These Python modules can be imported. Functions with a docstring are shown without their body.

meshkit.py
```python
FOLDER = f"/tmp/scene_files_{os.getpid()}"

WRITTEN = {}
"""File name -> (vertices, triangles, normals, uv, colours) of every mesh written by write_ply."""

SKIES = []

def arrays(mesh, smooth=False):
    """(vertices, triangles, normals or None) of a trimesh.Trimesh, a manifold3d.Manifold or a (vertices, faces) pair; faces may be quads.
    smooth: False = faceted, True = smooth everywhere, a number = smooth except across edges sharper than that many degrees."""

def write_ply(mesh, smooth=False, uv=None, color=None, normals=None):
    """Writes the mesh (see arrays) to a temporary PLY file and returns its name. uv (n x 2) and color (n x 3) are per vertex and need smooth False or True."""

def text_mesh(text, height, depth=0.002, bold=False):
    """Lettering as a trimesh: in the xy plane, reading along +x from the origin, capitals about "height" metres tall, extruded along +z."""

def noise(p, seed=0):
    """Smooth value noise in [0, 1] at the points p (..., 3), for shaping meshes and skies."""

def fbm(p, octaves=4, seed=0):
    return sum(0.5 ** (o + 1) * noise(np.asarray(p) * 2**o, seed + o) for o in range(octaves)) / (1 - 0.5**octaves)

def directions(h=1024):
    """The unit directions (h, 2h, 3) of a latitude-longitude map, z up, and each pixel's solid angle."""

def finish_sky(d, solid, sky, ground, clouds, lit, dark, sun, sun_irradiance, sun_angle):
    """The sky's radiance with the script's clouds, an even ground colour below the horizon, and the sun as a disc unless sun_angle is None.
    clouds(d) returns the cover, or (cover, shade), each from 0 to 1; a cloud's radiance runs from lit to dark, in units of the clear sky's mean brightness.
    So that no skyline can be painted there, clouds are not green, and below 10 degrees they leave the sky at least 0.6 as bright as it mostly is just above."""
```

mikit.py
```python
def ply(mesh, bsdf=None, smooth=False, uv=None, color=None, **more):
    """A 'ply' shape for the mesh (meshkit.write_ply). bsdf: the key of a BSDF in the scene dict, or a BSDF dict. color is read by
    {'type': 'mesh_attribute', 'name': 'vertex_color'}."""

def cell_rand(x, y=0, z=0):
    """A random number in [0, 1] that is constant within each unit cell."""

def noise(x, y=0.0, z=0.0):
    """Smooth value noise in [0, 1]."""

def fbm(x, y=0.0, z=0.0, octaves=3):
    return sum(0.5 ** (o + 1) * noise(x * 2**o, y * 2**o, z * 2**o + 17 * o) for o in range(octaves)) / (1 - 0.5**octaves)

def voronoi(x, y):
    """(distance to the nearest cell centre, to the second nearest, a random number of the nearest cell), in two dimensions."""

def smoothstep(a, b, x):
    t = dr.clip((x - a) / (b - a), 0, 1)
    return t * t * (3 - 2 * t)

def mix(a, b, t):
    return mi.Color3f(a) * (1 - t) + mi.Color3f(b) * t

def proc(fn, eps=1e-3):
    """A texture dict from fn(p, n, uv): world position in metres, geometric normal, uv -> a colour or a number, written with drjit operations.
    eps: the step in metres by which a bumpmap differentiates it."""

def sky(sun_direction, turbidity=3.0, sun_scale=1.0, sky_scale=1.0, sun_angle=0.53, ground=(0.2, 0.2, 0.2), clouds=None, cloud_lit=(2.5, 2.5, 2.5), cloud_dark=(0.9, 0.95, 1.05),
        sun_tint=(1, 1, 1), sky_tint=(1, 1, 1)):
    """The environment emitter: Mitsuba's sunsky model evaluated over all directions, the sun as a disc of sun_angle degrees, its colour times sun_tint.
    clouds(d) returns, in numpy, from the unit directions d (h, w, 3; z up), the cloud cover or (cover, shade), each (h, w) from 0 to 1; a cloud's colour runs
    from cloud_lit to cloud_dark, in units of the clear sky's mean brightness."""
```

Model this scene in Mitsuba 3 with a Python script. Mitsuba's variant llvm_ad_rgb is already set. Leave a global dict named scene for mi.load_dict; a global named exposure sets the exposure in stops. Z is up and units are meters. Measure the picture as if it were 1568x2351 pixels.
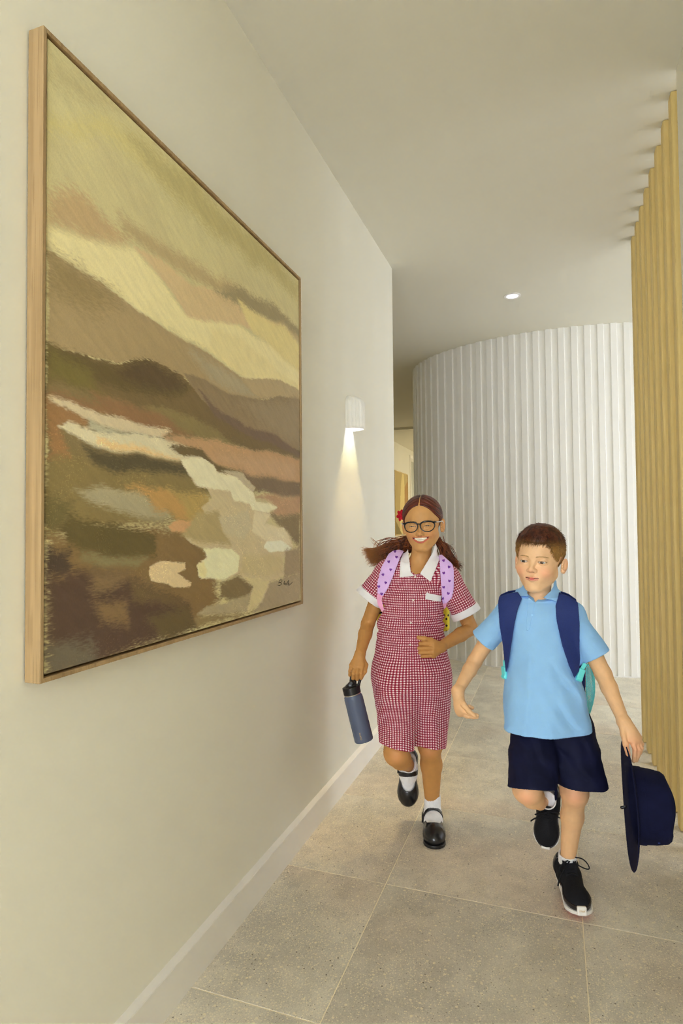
import math, random
import numpy as np, trimesh, drjit as dr, mitsuba as mi, mikit, meshkit, manifold3d
from mikit import proc, noise, fbm, voronoi, cell_rand, smoothstep, mix
T = mi.ScalarTransform4f
scene, labels = {}, {}
rng = np.random.default_rng(7)

# ---------------------------------------------------------------- camera, sky, large lights, exposure
scene['camera'] = {'type': 'perspective', 'fov': 59.68, 'fov_axis': 'x', 'near_clip': 0.05, 'far_clip': 60.0,
                   'to_world': T().look_at(origin=[0.9206, 0.0, 1.18], target=[0.9206 - 0.3353, 0.9417, 1.18 + 0.0285], up=[0.018, -0.0238, 0.9996])}
exposure = 0.18
SUN_DIR = (0.75, -0.35, 0.55)
scene['sky'] = mikit.sky(SUN_DIR, turbidity=4.0, sun_scale=0.0, sky_scale=1.0, ground=(0.4, 0.38, 0.34))
ADDED_REAR_WINDOW = (8.2, 9.0, 10.7)      # fill light of the added, unseen window behind the camera
ENTRY_WINDOW = (2.05, 2.25, 2.7)    # daylight through the entry's glazing, right of the batten screen
DOWNLIGHT = (32, 35, 41)
FAR_LIGHT = (80, 72, 56)

H = 2.80                            # ceiling
XR, YB0, YE = 1.36, 2.354, 3.5636     # corridor width, end of the right wall, end of the left wall
K = 0.74                            # what a photographed tone is divided by to get an albedo


def lin(r, g, b, k=K):
    c = np.array([r, g, b], float) / 255.0
    c = np.where(c < 0.04045, c / 12.92, ((c + 0.055) / 1.055) ** 2.4) / k
    return [float(x) for x in np.clip(c, 0.002, 0.92)]


def rgb(c):
    return {'type': 'rgb', 'value': list(c)}


def mat(name, color, rough=0.6, spec=0.3, two=False, **more):
    tex = color if isinstance(color, dict) else rgb(color)
    b = {'type': 'principled', 'base_color': tex, 'roughness': rough, 'specular': spec, **more}
    scene[name] = {'type': 'twosided', 'bsdf': b} if two else b
    return name


def diffuse(name, color):
    scene[name] = {'type': 'twosided', 'bsdf': {'type': 'diffuse', 'reflectance': color if isinstance(color, dict) else rgb(color)}}
    return name


def tag(key, label=None, cat=None, group=None, kind=None):
    d = labels.setdefault(key, {})
    for k, v in (('label', label), ('category', cat), ('group', group), ('kind', kind)):
        if v:
            d[k] = v
    return key


def numbered(key):
    if key not in scene and key not in labels:
        return key
    i = 1
    while f'{key}_{i:03d}' in scene or f'{key}_{i:03d}' in labels:
        i += 1
    return f'{key}_{i:03d}'


def put(name, mesh, bsdf, parent=None, smooth=False, label=None, **more):
    key = numbered(f'{parent}__{name}' if parent else name)
    scene[key] = mikit.ply(mesh, bsdf, smooth=smooth, **more)
    if label:
        tag(key, label)
    return key


def struct(name, mesh, bsdf, smooth=False):
    key = put(name, mesh, bsdf, smooth=smooth)
    tag(key, kind='structure')
    return key


def box(x0, x1, y0, y1, z0, z1):
    m = trimesh.creation.box([x1 - x0, y1 - y0, z1 - z0])
    m.apply_translation([(x0 + x1) / 2, (y0 + y1) / 2, (z0 + z1) / 2])
    return m


def cat(*ms):
    return trimesh.util.concatenate([m for m in ms])


def bevel_box(x0, x1, y0, y1, z0, z1, r=0.002):
    """A box with every edge chamfered by r."""
    pts = []
    for sx in (0, 1):
        for sy in (0, 1):
            for sz in (0, 1):
                p = np.array([(x0, x1)[sx], (y0, y1)[sy], (z0, z1)[sz]], float)
                d = np.array([1 - 2 * sx, 1 - 2 * sy, 1 - 2 * sz]) * r
                for k in range(3):
                    q = p + d
                    q[k] = p[k]
                    pts.append(q)
    return trimesh.convex.convex_hull(np.array(pts))


def tube(path, r, n=8, closed=False):
    """A round tube along a path; r is a number or one per point."""
    P = np.asarray(path, float)
    R = np.broadcast_to(np.asarray(r, float), (len(P),))
    t = np.gradient(P, axis=0)
    if closed:
        t = np.roll(P, -1, 0) - np.roll(P, 1, 0)
    t /= np.linalg.norm(t, axis=1, keepdims=True) + 1e-12
    u = np.cross(t[0], [0.3, 0.5, 0.81])
    u /= np.linalg.norm(u)
    V, F = [], []
    a = np.arange(n) * 2 * np.pi / n
    for i in range(len(P)):
        u = u - t[i] * (u @ t[i])
        u /= np.linalg.norm(u) + 1e-12
        w = np.cross(t[i], u)
        V.append(P[i] + R[i] * (np.cos(a)[:, None] * u + np.sin(a)[:, None] * w))
    m = len(P)
    for i in range(m if closed else m - 1):
        for j in range(n):
            A, B = i * n + j, i * n + (j + 1) % n
            C, D = ((i + 1) % m) * n + (j + 1) % n, ((i + 1) % m) * n + j
            F += [[A, B, C], [A, C, D]]
    V = np.vstack(V)
    if not closed:
        V = np.vstack([V, P[0], P[-1]])
        for j in range(n):
            F += [[m * n, (j + 1) % n, j], [m * n + 1, (m - 1) * n + j, (m - 1) * n + (j + 1) % n]]
    return trimesh.Trimesh(V, F, process=False)


def spline(pts, n=24, closed=False):
    from scipy.interpolate import CubicSpline
    P = np.asarray(pts, float)
    if closed:
        P = np.vstack([P, P[:1]])
    s = np.r_[0, np.cumsum(np.linalg.norm(np.diff(P, axis=0), axis=1))]
    c = CubicSpline(s, P, bc_type='periodic' if closed else 'natural')
    return c(np.linspace(0, s[-1], n + 1)[:-1] if closed else np.linspace(0, s[-1], n))


# ---------------------------------------------------------------- materials of the setting
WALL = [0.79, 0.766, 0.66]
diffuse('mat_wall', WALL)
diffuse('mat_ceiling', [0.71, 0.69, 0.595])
mat('mat_trim', [0.80, 0.775, 0.72], 0.35, 0.4)
mat('mat_flute', [0.82, 0.81, 0.77], 0.45, 0.35)
diffuse('mat_plaster_white', [0.82, 0.81, 0.78])


def floor_color(p, n, uv):
    x, y = p.x, p.y
    tx, ty = dr.floor((x - 0.3735) / 0.6074), dr.floor((y - 1.3483) / 0.5935)
    ox, oy = cell_rand(tx, ty, 3) * 37.0, cell_rand(tx, ty, 4) * 29.0
    u, v = x + ox, y + oy
    big = fbm(u * 3.2, v * 3.2, 0.3, 4)
    mid = fbm(u * 22.0, v * 22.0, 1.7, 3)
    fine = noise(u * 420.0, v * 420.0, 0.0)
    fine2 = noise(u * 900.0, v * 900.0, 3.0)
    c = mix(lin(175, 168, 153), lin(192, 186, 170), smoothstep(0.3, 0.7, big))
    c = c * (0.86 + 0.16 * smoothstep(0.3, 0.75, mid) + 0.20 * (fine - 0.5) + 0.16 * (fine2 - 0.5))
    c = mix(c, mi.Color3f(c.x * 1.05, c.y * 0.97, c.z * 0.93), smoothstep(0.5, 0.8, fbm(u * 1.9, v * 1.9, 9.0, 2)) * 0.8)
    dens = smoothstep(0.42, 0.68, fbm(u * 5.0, v * 5.0, 5.0, 2))
    d1, _, r1 = voronoi(u * 150.0, v * 150.0)
    chip = smoothstep(0.32, 0.22, d1) * dr.select(r1 > 0.80 - 0.22 * dens, 1.0, 0.0)
    c = mix(c, lin(214, 203, 176), chip * 0.6)
    d2, _, r2 = voronoi(u * 62.0 + 7.3, v * 62.0 + 1.9)
    chip2 = smoothstep(0.25, 0.19, d2) * dr.select(r2 > 0.955 - 0.06 * dens, 1.0, 0.0)
    c = mix(c, lin(208, 198, 172), chip2 * 0.7)
    dark = smoothstep(0.17, 0.11, d2) * dr.select(r2 < 0.012 + 0.03 * dens, 1.0, 0.0)
    c = mix(c, lin(84, 74, 58), dark * 0.8)
    dark1 = smoothstep(0.25, 0.18, d1) * dr.select(r1 < 0.05, 1.0, 0.0)
    return mix(c, lin(110, 98, 78), dark1 * 0.7)


mat('mat_tile', proc(floor_color), 0.42, 0.35)
mat('mat_grout', lin(208, 197, 170), 0.8, 0.2)


def wood(c0, c1, c2, axis='z', scale=1.0, broad=0.22):
    def fn(p, n, uv):
        a, b, l = (p.x, p.y, p.z) if axis == 'z' else (p.x, p.z, p.y)
        g = fbm(a * 95.0 * scale, b * 95.0 * scale, l * 2.6, 3)
        f = noise(a * 520.0 * scale, b * 520.0 * scale, l * 11.0)
        w = fbm(a * 14.0, b * 14.0, l * 1.1, 2)
        c = mix(c0, c1, smoothstep(0.3, 0.72, g))
        c = mix(c, c2, smoothstep(0.62, 0.9, f) * 0.5)
        return c * (1.0 - broad / 2 + broad * w)
    return proc(fn)


mat('mat_batten', wood(lin(174, 153, 98), lin(182, 161, 107), lin(166, 145, 90), broad=0.08), 0.5, 0.3)
mat('mat_frame_oak', wood(lin(136, 112, 78), lin(150, 126, 91), lin(118, 95, 63)), 0.5, 0.3)

# ---------------------------------------------------------------- floor: bed and every tile of its own
f = struct('floor', box(-3.4, 4.4, -2.7, 14.2, -0.06, -0.0009), 'mat_grout')
g, TX, TY = 0.00135, 0.6074, 0.5935
tile_cache = {}
for j in range(-3, 14):
    for i in range(-4, 5):
        x0, x1 = 0.3735 + i * TX + g, 0.3735 + (i + 1) * TX - g
        y0, y1 = 1.3483 + j * TY + g, 1.3483 + (j + 1) * TY - g
        x0, x1 = max(x0, -1.86), min(x1, 2.9)
        if x0 < -0.16 and y1 < YE:
            if x1 < 0.02: continue
            x0 = max(x0, -0.06)
        if x1 > XR + 0.05 and y1 < YB0 - 0.3: x1 = XR + 0.05
        if x1 - x0 < 0.02: continue
        put('tile', bevel_box(x0, x1, y0, y1, -0.012, 0.0, 0.0008), 'mat_tile', f)

# ---------------------------------------------------------------- walls, ceiling, skirting
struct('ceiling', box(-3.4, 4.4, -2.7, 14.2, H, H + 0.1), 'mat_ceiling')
struct('wall_left', box(-0.14, 0.0, -2.7, YE, -0.05, H + 0.02), 'mat_wall')
sk = [(0.0, 0.0), (0.018, 0.0), (0.018, 0.098), (0.0165, 0.1005), (0.0, 0.1090)]


def skirting(y0, y1):
    P = np.array([[x, y, z] for y in (y0, y1) for x, z in sk])
    return trimesh.convex.convex_hull(P)


struct('baseboard_left', skirting(-2.6, YE), 'mat_trim')
struct('wall_right', box(XR, XR + 0.11, -2.7, YB0, -0.05, H + 0.02), 'mat_wall')
# room behind the photographer: end wall with an added window that gives fill light
rw = []
WX = [(-0.0, 0.02), (0.06, 1.30)]
struct('wall_rear', cat(box(-0.14, 0.10, -2.7, -2.6, 0, H), box(1.26, 1.5, -2.7, -2.6, 0, H), box(0.10, 1.26, -2.7, -2.6, 0, 0.25), box(0.10, 1.26, -2.7, -2.6, 2.55, H)), 'mat_wall')


def lit_window(key, x0, x1, y0, y1, z0, z1, axis, light, bars=2):
    """A window: frame and mullions, and an emissive sheer blind standing in for daylight behind it. axis: the direction it faces."""
    fr, w, d = [], 0.045, 0.06
    if axis[0] == 'y':
        fr += [box(x0, x0 + w, y0, y1, z0, z1), box(x1 - w, x1, y0, y1, z0, z1), box(x0, x1, y0, y1, z0, z0 + w), box(x0, x1, y0, y1, z1 - w, z1)]
        for k in range(1, bars):
            c = x0 + (x1 - x0) * k / bars
            fr.append(box(c - w / 2, c + w / 2, y0, y1, z0, z1))
        ym = y0 + 0.02 if axis == 'y+' else y1 - 0.02
        P = np.array([[x0, ym, z0], [x1, ym, z0], [x1, ym, z1], [x0, ym, z1]], float)
    else:
        fr += [box(x0, x1, y0, y0 + w, z0, z1), box(x0, x1, y1 - w, y1, z0, z1), box(x0, x1, y0, y1, z0, z0 + w), box(x0, x1, y0, y1, z1 - w, z1)]
        for k in range(1, bars):
            c = y0 + (y1 - y0) * k / bars
            fr.append(box(x0, x1, c - w / 2, c + w / 2, z0, z1))
        xm = x0 + 0.02 if axis == 'x+' else x1 - 0.02
        P = np.array([[xm, y0, z0], [xm, y1, z0], [xm, y1, z1], [xm, y0, z1]], float)
    F = np.array([[0, 1, 2], [0, 2, 3]])
    if axis in ('y+', 'x-'):
        F = F[:, ::-1]
    tag(put(key, cat(*fr), 'mat_trim'), kind='structure')
    k2 = put('sheer_blind', trimesh.Trimesh(P, F, process=False), 'mat_plaster_white', key)
    scene[k2]['emitter'] = {'type': 'area', 'radiance': rgb(light)}


lit_window('added_window_1', 0.10, 1.26, -2.7, -2.6, 0.25, 2.55, 'y+', ADDED_REAR_WINDOW)  # added out of view as fill light for the corridor

# foyer right of the screen with its glazing
struct('wall_foyer', cat(box(4.2, 4.3, 1.2, 9.5, 0, 0.1), box(4.2, 4.3, 1.2, 9.5, 2.65, H), box(4.2, 4.3, 1.2, 1.6, 0.1, 2.65), box(4.2, 4.3, 6.6, 9.5, 0.1, 2.65),
                         box(1.46, 4.3, 1.1, 1.2, 0, H)), 'mat_wall')
lit_window('window_2', 4.2, 4.3, 1.6, 6.6, 0.1, 2.65, 'x-', ENTRY_WINDOW, 5)

# left hall, beam, and the far corridor
struct('wall_hall', cat(box(-3.4, -0.14, YE - 0.1, YE, 0, H), box(-3.4, -3.3, YE, 9.3, 0, H), box(-3.4, -1.85, 9.25, 9.38, 0, H)), 'mat_wall')
struct('trim_1', box(-1.85, 4.4, 9.29, 9.385, H - 0.035, H + 0.01), 'mat_wall')
DY0, DY1, DZ = 12.06, 13.1, 2.63
struct('wall_far_left', cat(box(-1.95, -1.85, 9.38, DY0, 0, H), box(-1.95, -1.85, DY1, 14.1, 0, H), box(-1.95, -1.85, DY0, DY1, DZ, H)), 'mat_wall')
struct('wall_far_end', box(-3.4, 4.4, 14.1, 14.2, 0, H), 'mat_wall')
struct('wall_far_right', cat(box(0.3, 0.4, 8.2, 14.1, 0, H), box(4.3, 4.4, 9.4, 14.2, 0, H)), 'mat_wall')
struct('door_1', cat(box(-1.96, -1.835, DY0 - 0.06, DY0, 0, DZ + 0.06), box(-1.96, -1.835, DY1, DY1 + 0.06, 0, DZ + 0.06), box(-1.96, -1.835, DY0, DY1, DZ, DZ + 0.06)), 'mat_trim')
mat('mat_olive_dark', [0.16, 0.13, 0.05], 0.7)
struct('wall_far_room', cat(box(-3.4, -3.3, 9.4, 14.2, 2.2, H), box(-3.4, -3.3, 9.4, 12.3, 0, 2.2)), 'mat_olive_dark')
lit_window('window_3', -3.4, -3.3, 12.3, 14.1, 0.05, 2.2, 'x+', (1.5, 1.5, 1.35), 3)


lit_window('added_window_4', 0.22, 0.3, 9.9, 13.6, 0.3, 2.6, 'x-', (1.05, 0.97, 0.76), 4)  # added window, hidden from view, brightens the far ceiling and wall


def downlight(x, y, color, label, r=0.046):
    t = tag(numbered('downlight'), label, 'ceiling light', None)
    ring = trimesh.creation.annulus(r * 0.86, r * 1.24, 0.004, sections=40)
    ring.apply_translation([x, y, H - 0.002])
    put('trim_ring', ring, 'mat_plaster_white', t)
    a = np.arange(40) * 2 * np.pi / 40
    V = np.vstack([[x, y, H - 0.0015], np.stack([x + r * 0.9 * np.cos(a), y + r * 0.9 * np.sin(a), a * 0 + H - 0.0015], 1)])
    F = [[0, 1 + (k + 1) % 40, 1 + k] for k in range(40)]
    k2 = put('lens', trimesh.Trimesh(V, F, process=False), 'mat_plaster_white', t)
    scene[k2]['emitter'] = {'type': 'area', 'radiance': rgb(color)}


downlight(0.677, 4.288, DOWNLIGHT, 'lit round recessed downlight in the ceiling before the fluted wall')
downlight(0.677, 0.95, DOWNLIGHT, 'added unseen downlight in the corridor ceiling above the photographer')  # added lamp out of view, for more light in the corridor
downlight(-0.8, 11.2, FAR_LIGHT, 'warm downlight of the far corridor beyond the hall', 0.06)

# ---------------------------------------------------------------- curved fluted wall
_t = np.linspace(math.radians(-250), math.radians(60), 4000)
_P = np.stack([1.034 + 1.484 * np.cos(_t), 6.207 + 1.091 * np.sin(_t)], 1)
_S = np.r_[0, np.cumsum(np.linalg.norm(np.diff(_P, axis=0), axis=1))]
_N = np.stack([np.cos(_t) / 1.484, np.sin(_t) / 1.091], 1)
_N /= np.linalg.norm(_N, axis=1, keepdims=True)


def curve(s, off):
    """The wall's plan at arc length s, moved outwards by off."""
    s = np.atleast_1d(s)
    p = np.stack([np.interp(s, _S, _P[:, k]) for k in (0, 1)], 1)
    n = np.stack([np.interp(s, _S, _N[:, k]) for k in (0, 1)], 1)
    return p + n * np.reshape(off, (-1, 1))


def arc_band(r0, r1, s0, s1, z0, z1, n=160):
    s = np.linspace(s0, s1, n)
    V, F = [], []
    for r in (r0, r1):
        for z in (z0, z1):
            V.append(np.c_[curve(s, r), np.full(n, z)])
    V = np.vstack(V)

    def strip(p, q, rev):
        for k in range(n - 1):
            A, B, C, D = p * n + k, p * n + k + 1, q * n + k + 1, q * n + k
            F.extend([[A, C, B], [A, D, C]] if rev else [[A, B, C], [A, C, D]])
    strip(2, 3, False); strip(0, 1, True); strip(1, 3, True); strip(0, 2, False)
    return trimesh.Trimesh(V, F, process=False)


wb = struct('wall_back', arc_band(-0.10, -0.014, 0.02, _S[-1] - 0.02, 0.0, H, 220), 'mat_flute', smooth=30)
RIB0 = np.interp(1.102, _P[_t < math.radians(0), 0][1200:], _S[_t < math.radians(0)][1200:])
for k in range(-31, 14):
    a = RIB0 + k * 0.099
    hw, bw, d = 0.0235, 0.0285, 0.014
    prof = [(a - bw, -d - 0.004), (a - bw, -d), (a - hw, -0.0015), (a - hw + 0.0015, 0.0), (a + hw - 0.0015, 0.0), (a + hw, -0.0015), (a + bw, -d), (a + bw, -d - 0.004)]
    Q = curve([q[0] for q in prof], [q[1] for q in prof])
    put('rib', trimesh.convex.convex_hull(np.vstack([np.c_[Q, np.full(8, z)] for z in (0.006, H)])), 'mat_flute', wb)
put('base_strip', arc_band(-0.02, 0.004, 0.02, _S[-1] - 0.02, 0.0, 0.007, 220), 'mat_plaster_white', wb)

# ---------------------------------------------------------------- timber batten screen
bs = tag('batten_screen', 'floor-to-ceiling screen of upright oak battens at the right of the corridor', 'screen')
for k in range(8):
    yf = 2.5177 + k * 0.16775
    put('batten', bevel_box(XR, XR + 0.105, yf - 0.056, yf, 0.002, H - 0.001, 0.0035), 'mat_batten', bs)

# ---------------------------------------------------------------- print on the far corridor's wall


def print_color(p, n, uv):
    y, z = p.y, p.z
    c = mi.Color3f(lin(170, 152, 108))
    c = mix(c, lin(196, 178, 126), smoothstep(.02, .0, dr.square((y - 11.22 - .12 * (z - 1.5)) / .17) + dr.square((z - 1.62) / .66) - 1))
    c = mix(c, lin(158, 126, 86), smoothstep(.01, -.01, dr.abs(y - 11.60) - .16) * smoothstep(2.14, 2.12, z + (11.68 - y) * .6))
    return mix(c, lin(128, 116, 82), smoothstep(.01, -.01, z - 1.32 + (y - 10.72) * .55))


diffuse('mat_print', proc(print_color))
mat('mat_thin_frame', lin(176, 156, 112), 0.5, 0.3)
fp = tag('framed_print', 'tall framed print of pale rounded shapes in the far corridor', 'picture')
put('frame', cat(box(-1.85, -1.82, 10.66, 10.68, 1.05, 2.26), box(-1.85, -1.82, 11.68, 11.70, 1.05, 2.26), box(-1.85, -1.82, 10.68, 11.68, 2.24, 2.26), box(-1.85, -1.82, 10.68, 11.68, 1.05, 1.07)), 'mat_thin_frame', fp)
put('picture', box(-1.85, -1.828, 10.68, 11.68, 1.07, 2.24), 'mat_print', fp)

# ---------------------------------------------------------------- wall sconce
mat('mat_sconce', [0.80, 0.78, 0.72], 0.6, 0.25, two=True)
SY, SZ0, SZ1, SA, SB = 2.709, 1.663, 1.822, 0.058, 0.078
ws = tag('wall_sconce', 'white fluted half-round plaster sconce glowing warm on the left wall', 'wall lamp')


def sconce_shell(thick):
    n, rows = 199, 22
    V, F = [], []
    for i in range(rows):
        if i < 10:
            z, s = SZ0 + (SZ1 - 0.05 - SZ0) * i / 9, 1.0
        else:
            q = (i - 9) / (rows - 10) * math.pi / 2
            z, s = SZ1 - 0.05 + 0.05 * math.sin(q), max(math.cos(q), 0.02)
        th = np.linspace(0, math.pi, n)
        fl = 1 - 0.085 * (1 - np.abs(np.cos(th * 11))) if thick == 0 else 1.0 - thick
        V.append(np.stack([SB * s * np.sin(th) * fl + 0.0005, SY - SA * s * np.cos(th) * fl, th * 0 + z - thick * 0.05], 1))
    for i in range(rows - 1):
        for j in range(n - 1):
            A = i * n + j
            F += [[A, A + 1, A + n + 1], [A, A + n + 1, A + n]]
    return np.vstack(V), np.array(F), n


V0, F0, n = sconce_shell(0)
V1, F1, _ = sconce_shell(0.10)
rim = [[j, j + 1 + len(V0), j + 1] for j in range(n - 1)] + [[j, j + len(V0), j + 1 + len(V0)] for j in range(n - 1)]
put('shade', trimesh.Trimesh(np.vstack([V0, V1]), np.vstack([F0, F1[:, ::-1] + len(V0), rim]), process=False), 'mat_sconce', ws, smooth=40)
bulb = trimesh.creation.cylinder(0.013, 0.006, sections=24)
bulb.apply_translation([0.034, SY, 1.765])
kb = put('bulb', bulb, 'mat_plaster_white', ws)
scene[kb]['emitter'] = {'type': 'area', 'radiance': rgb((3600, 2700, 1300))}

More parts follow.
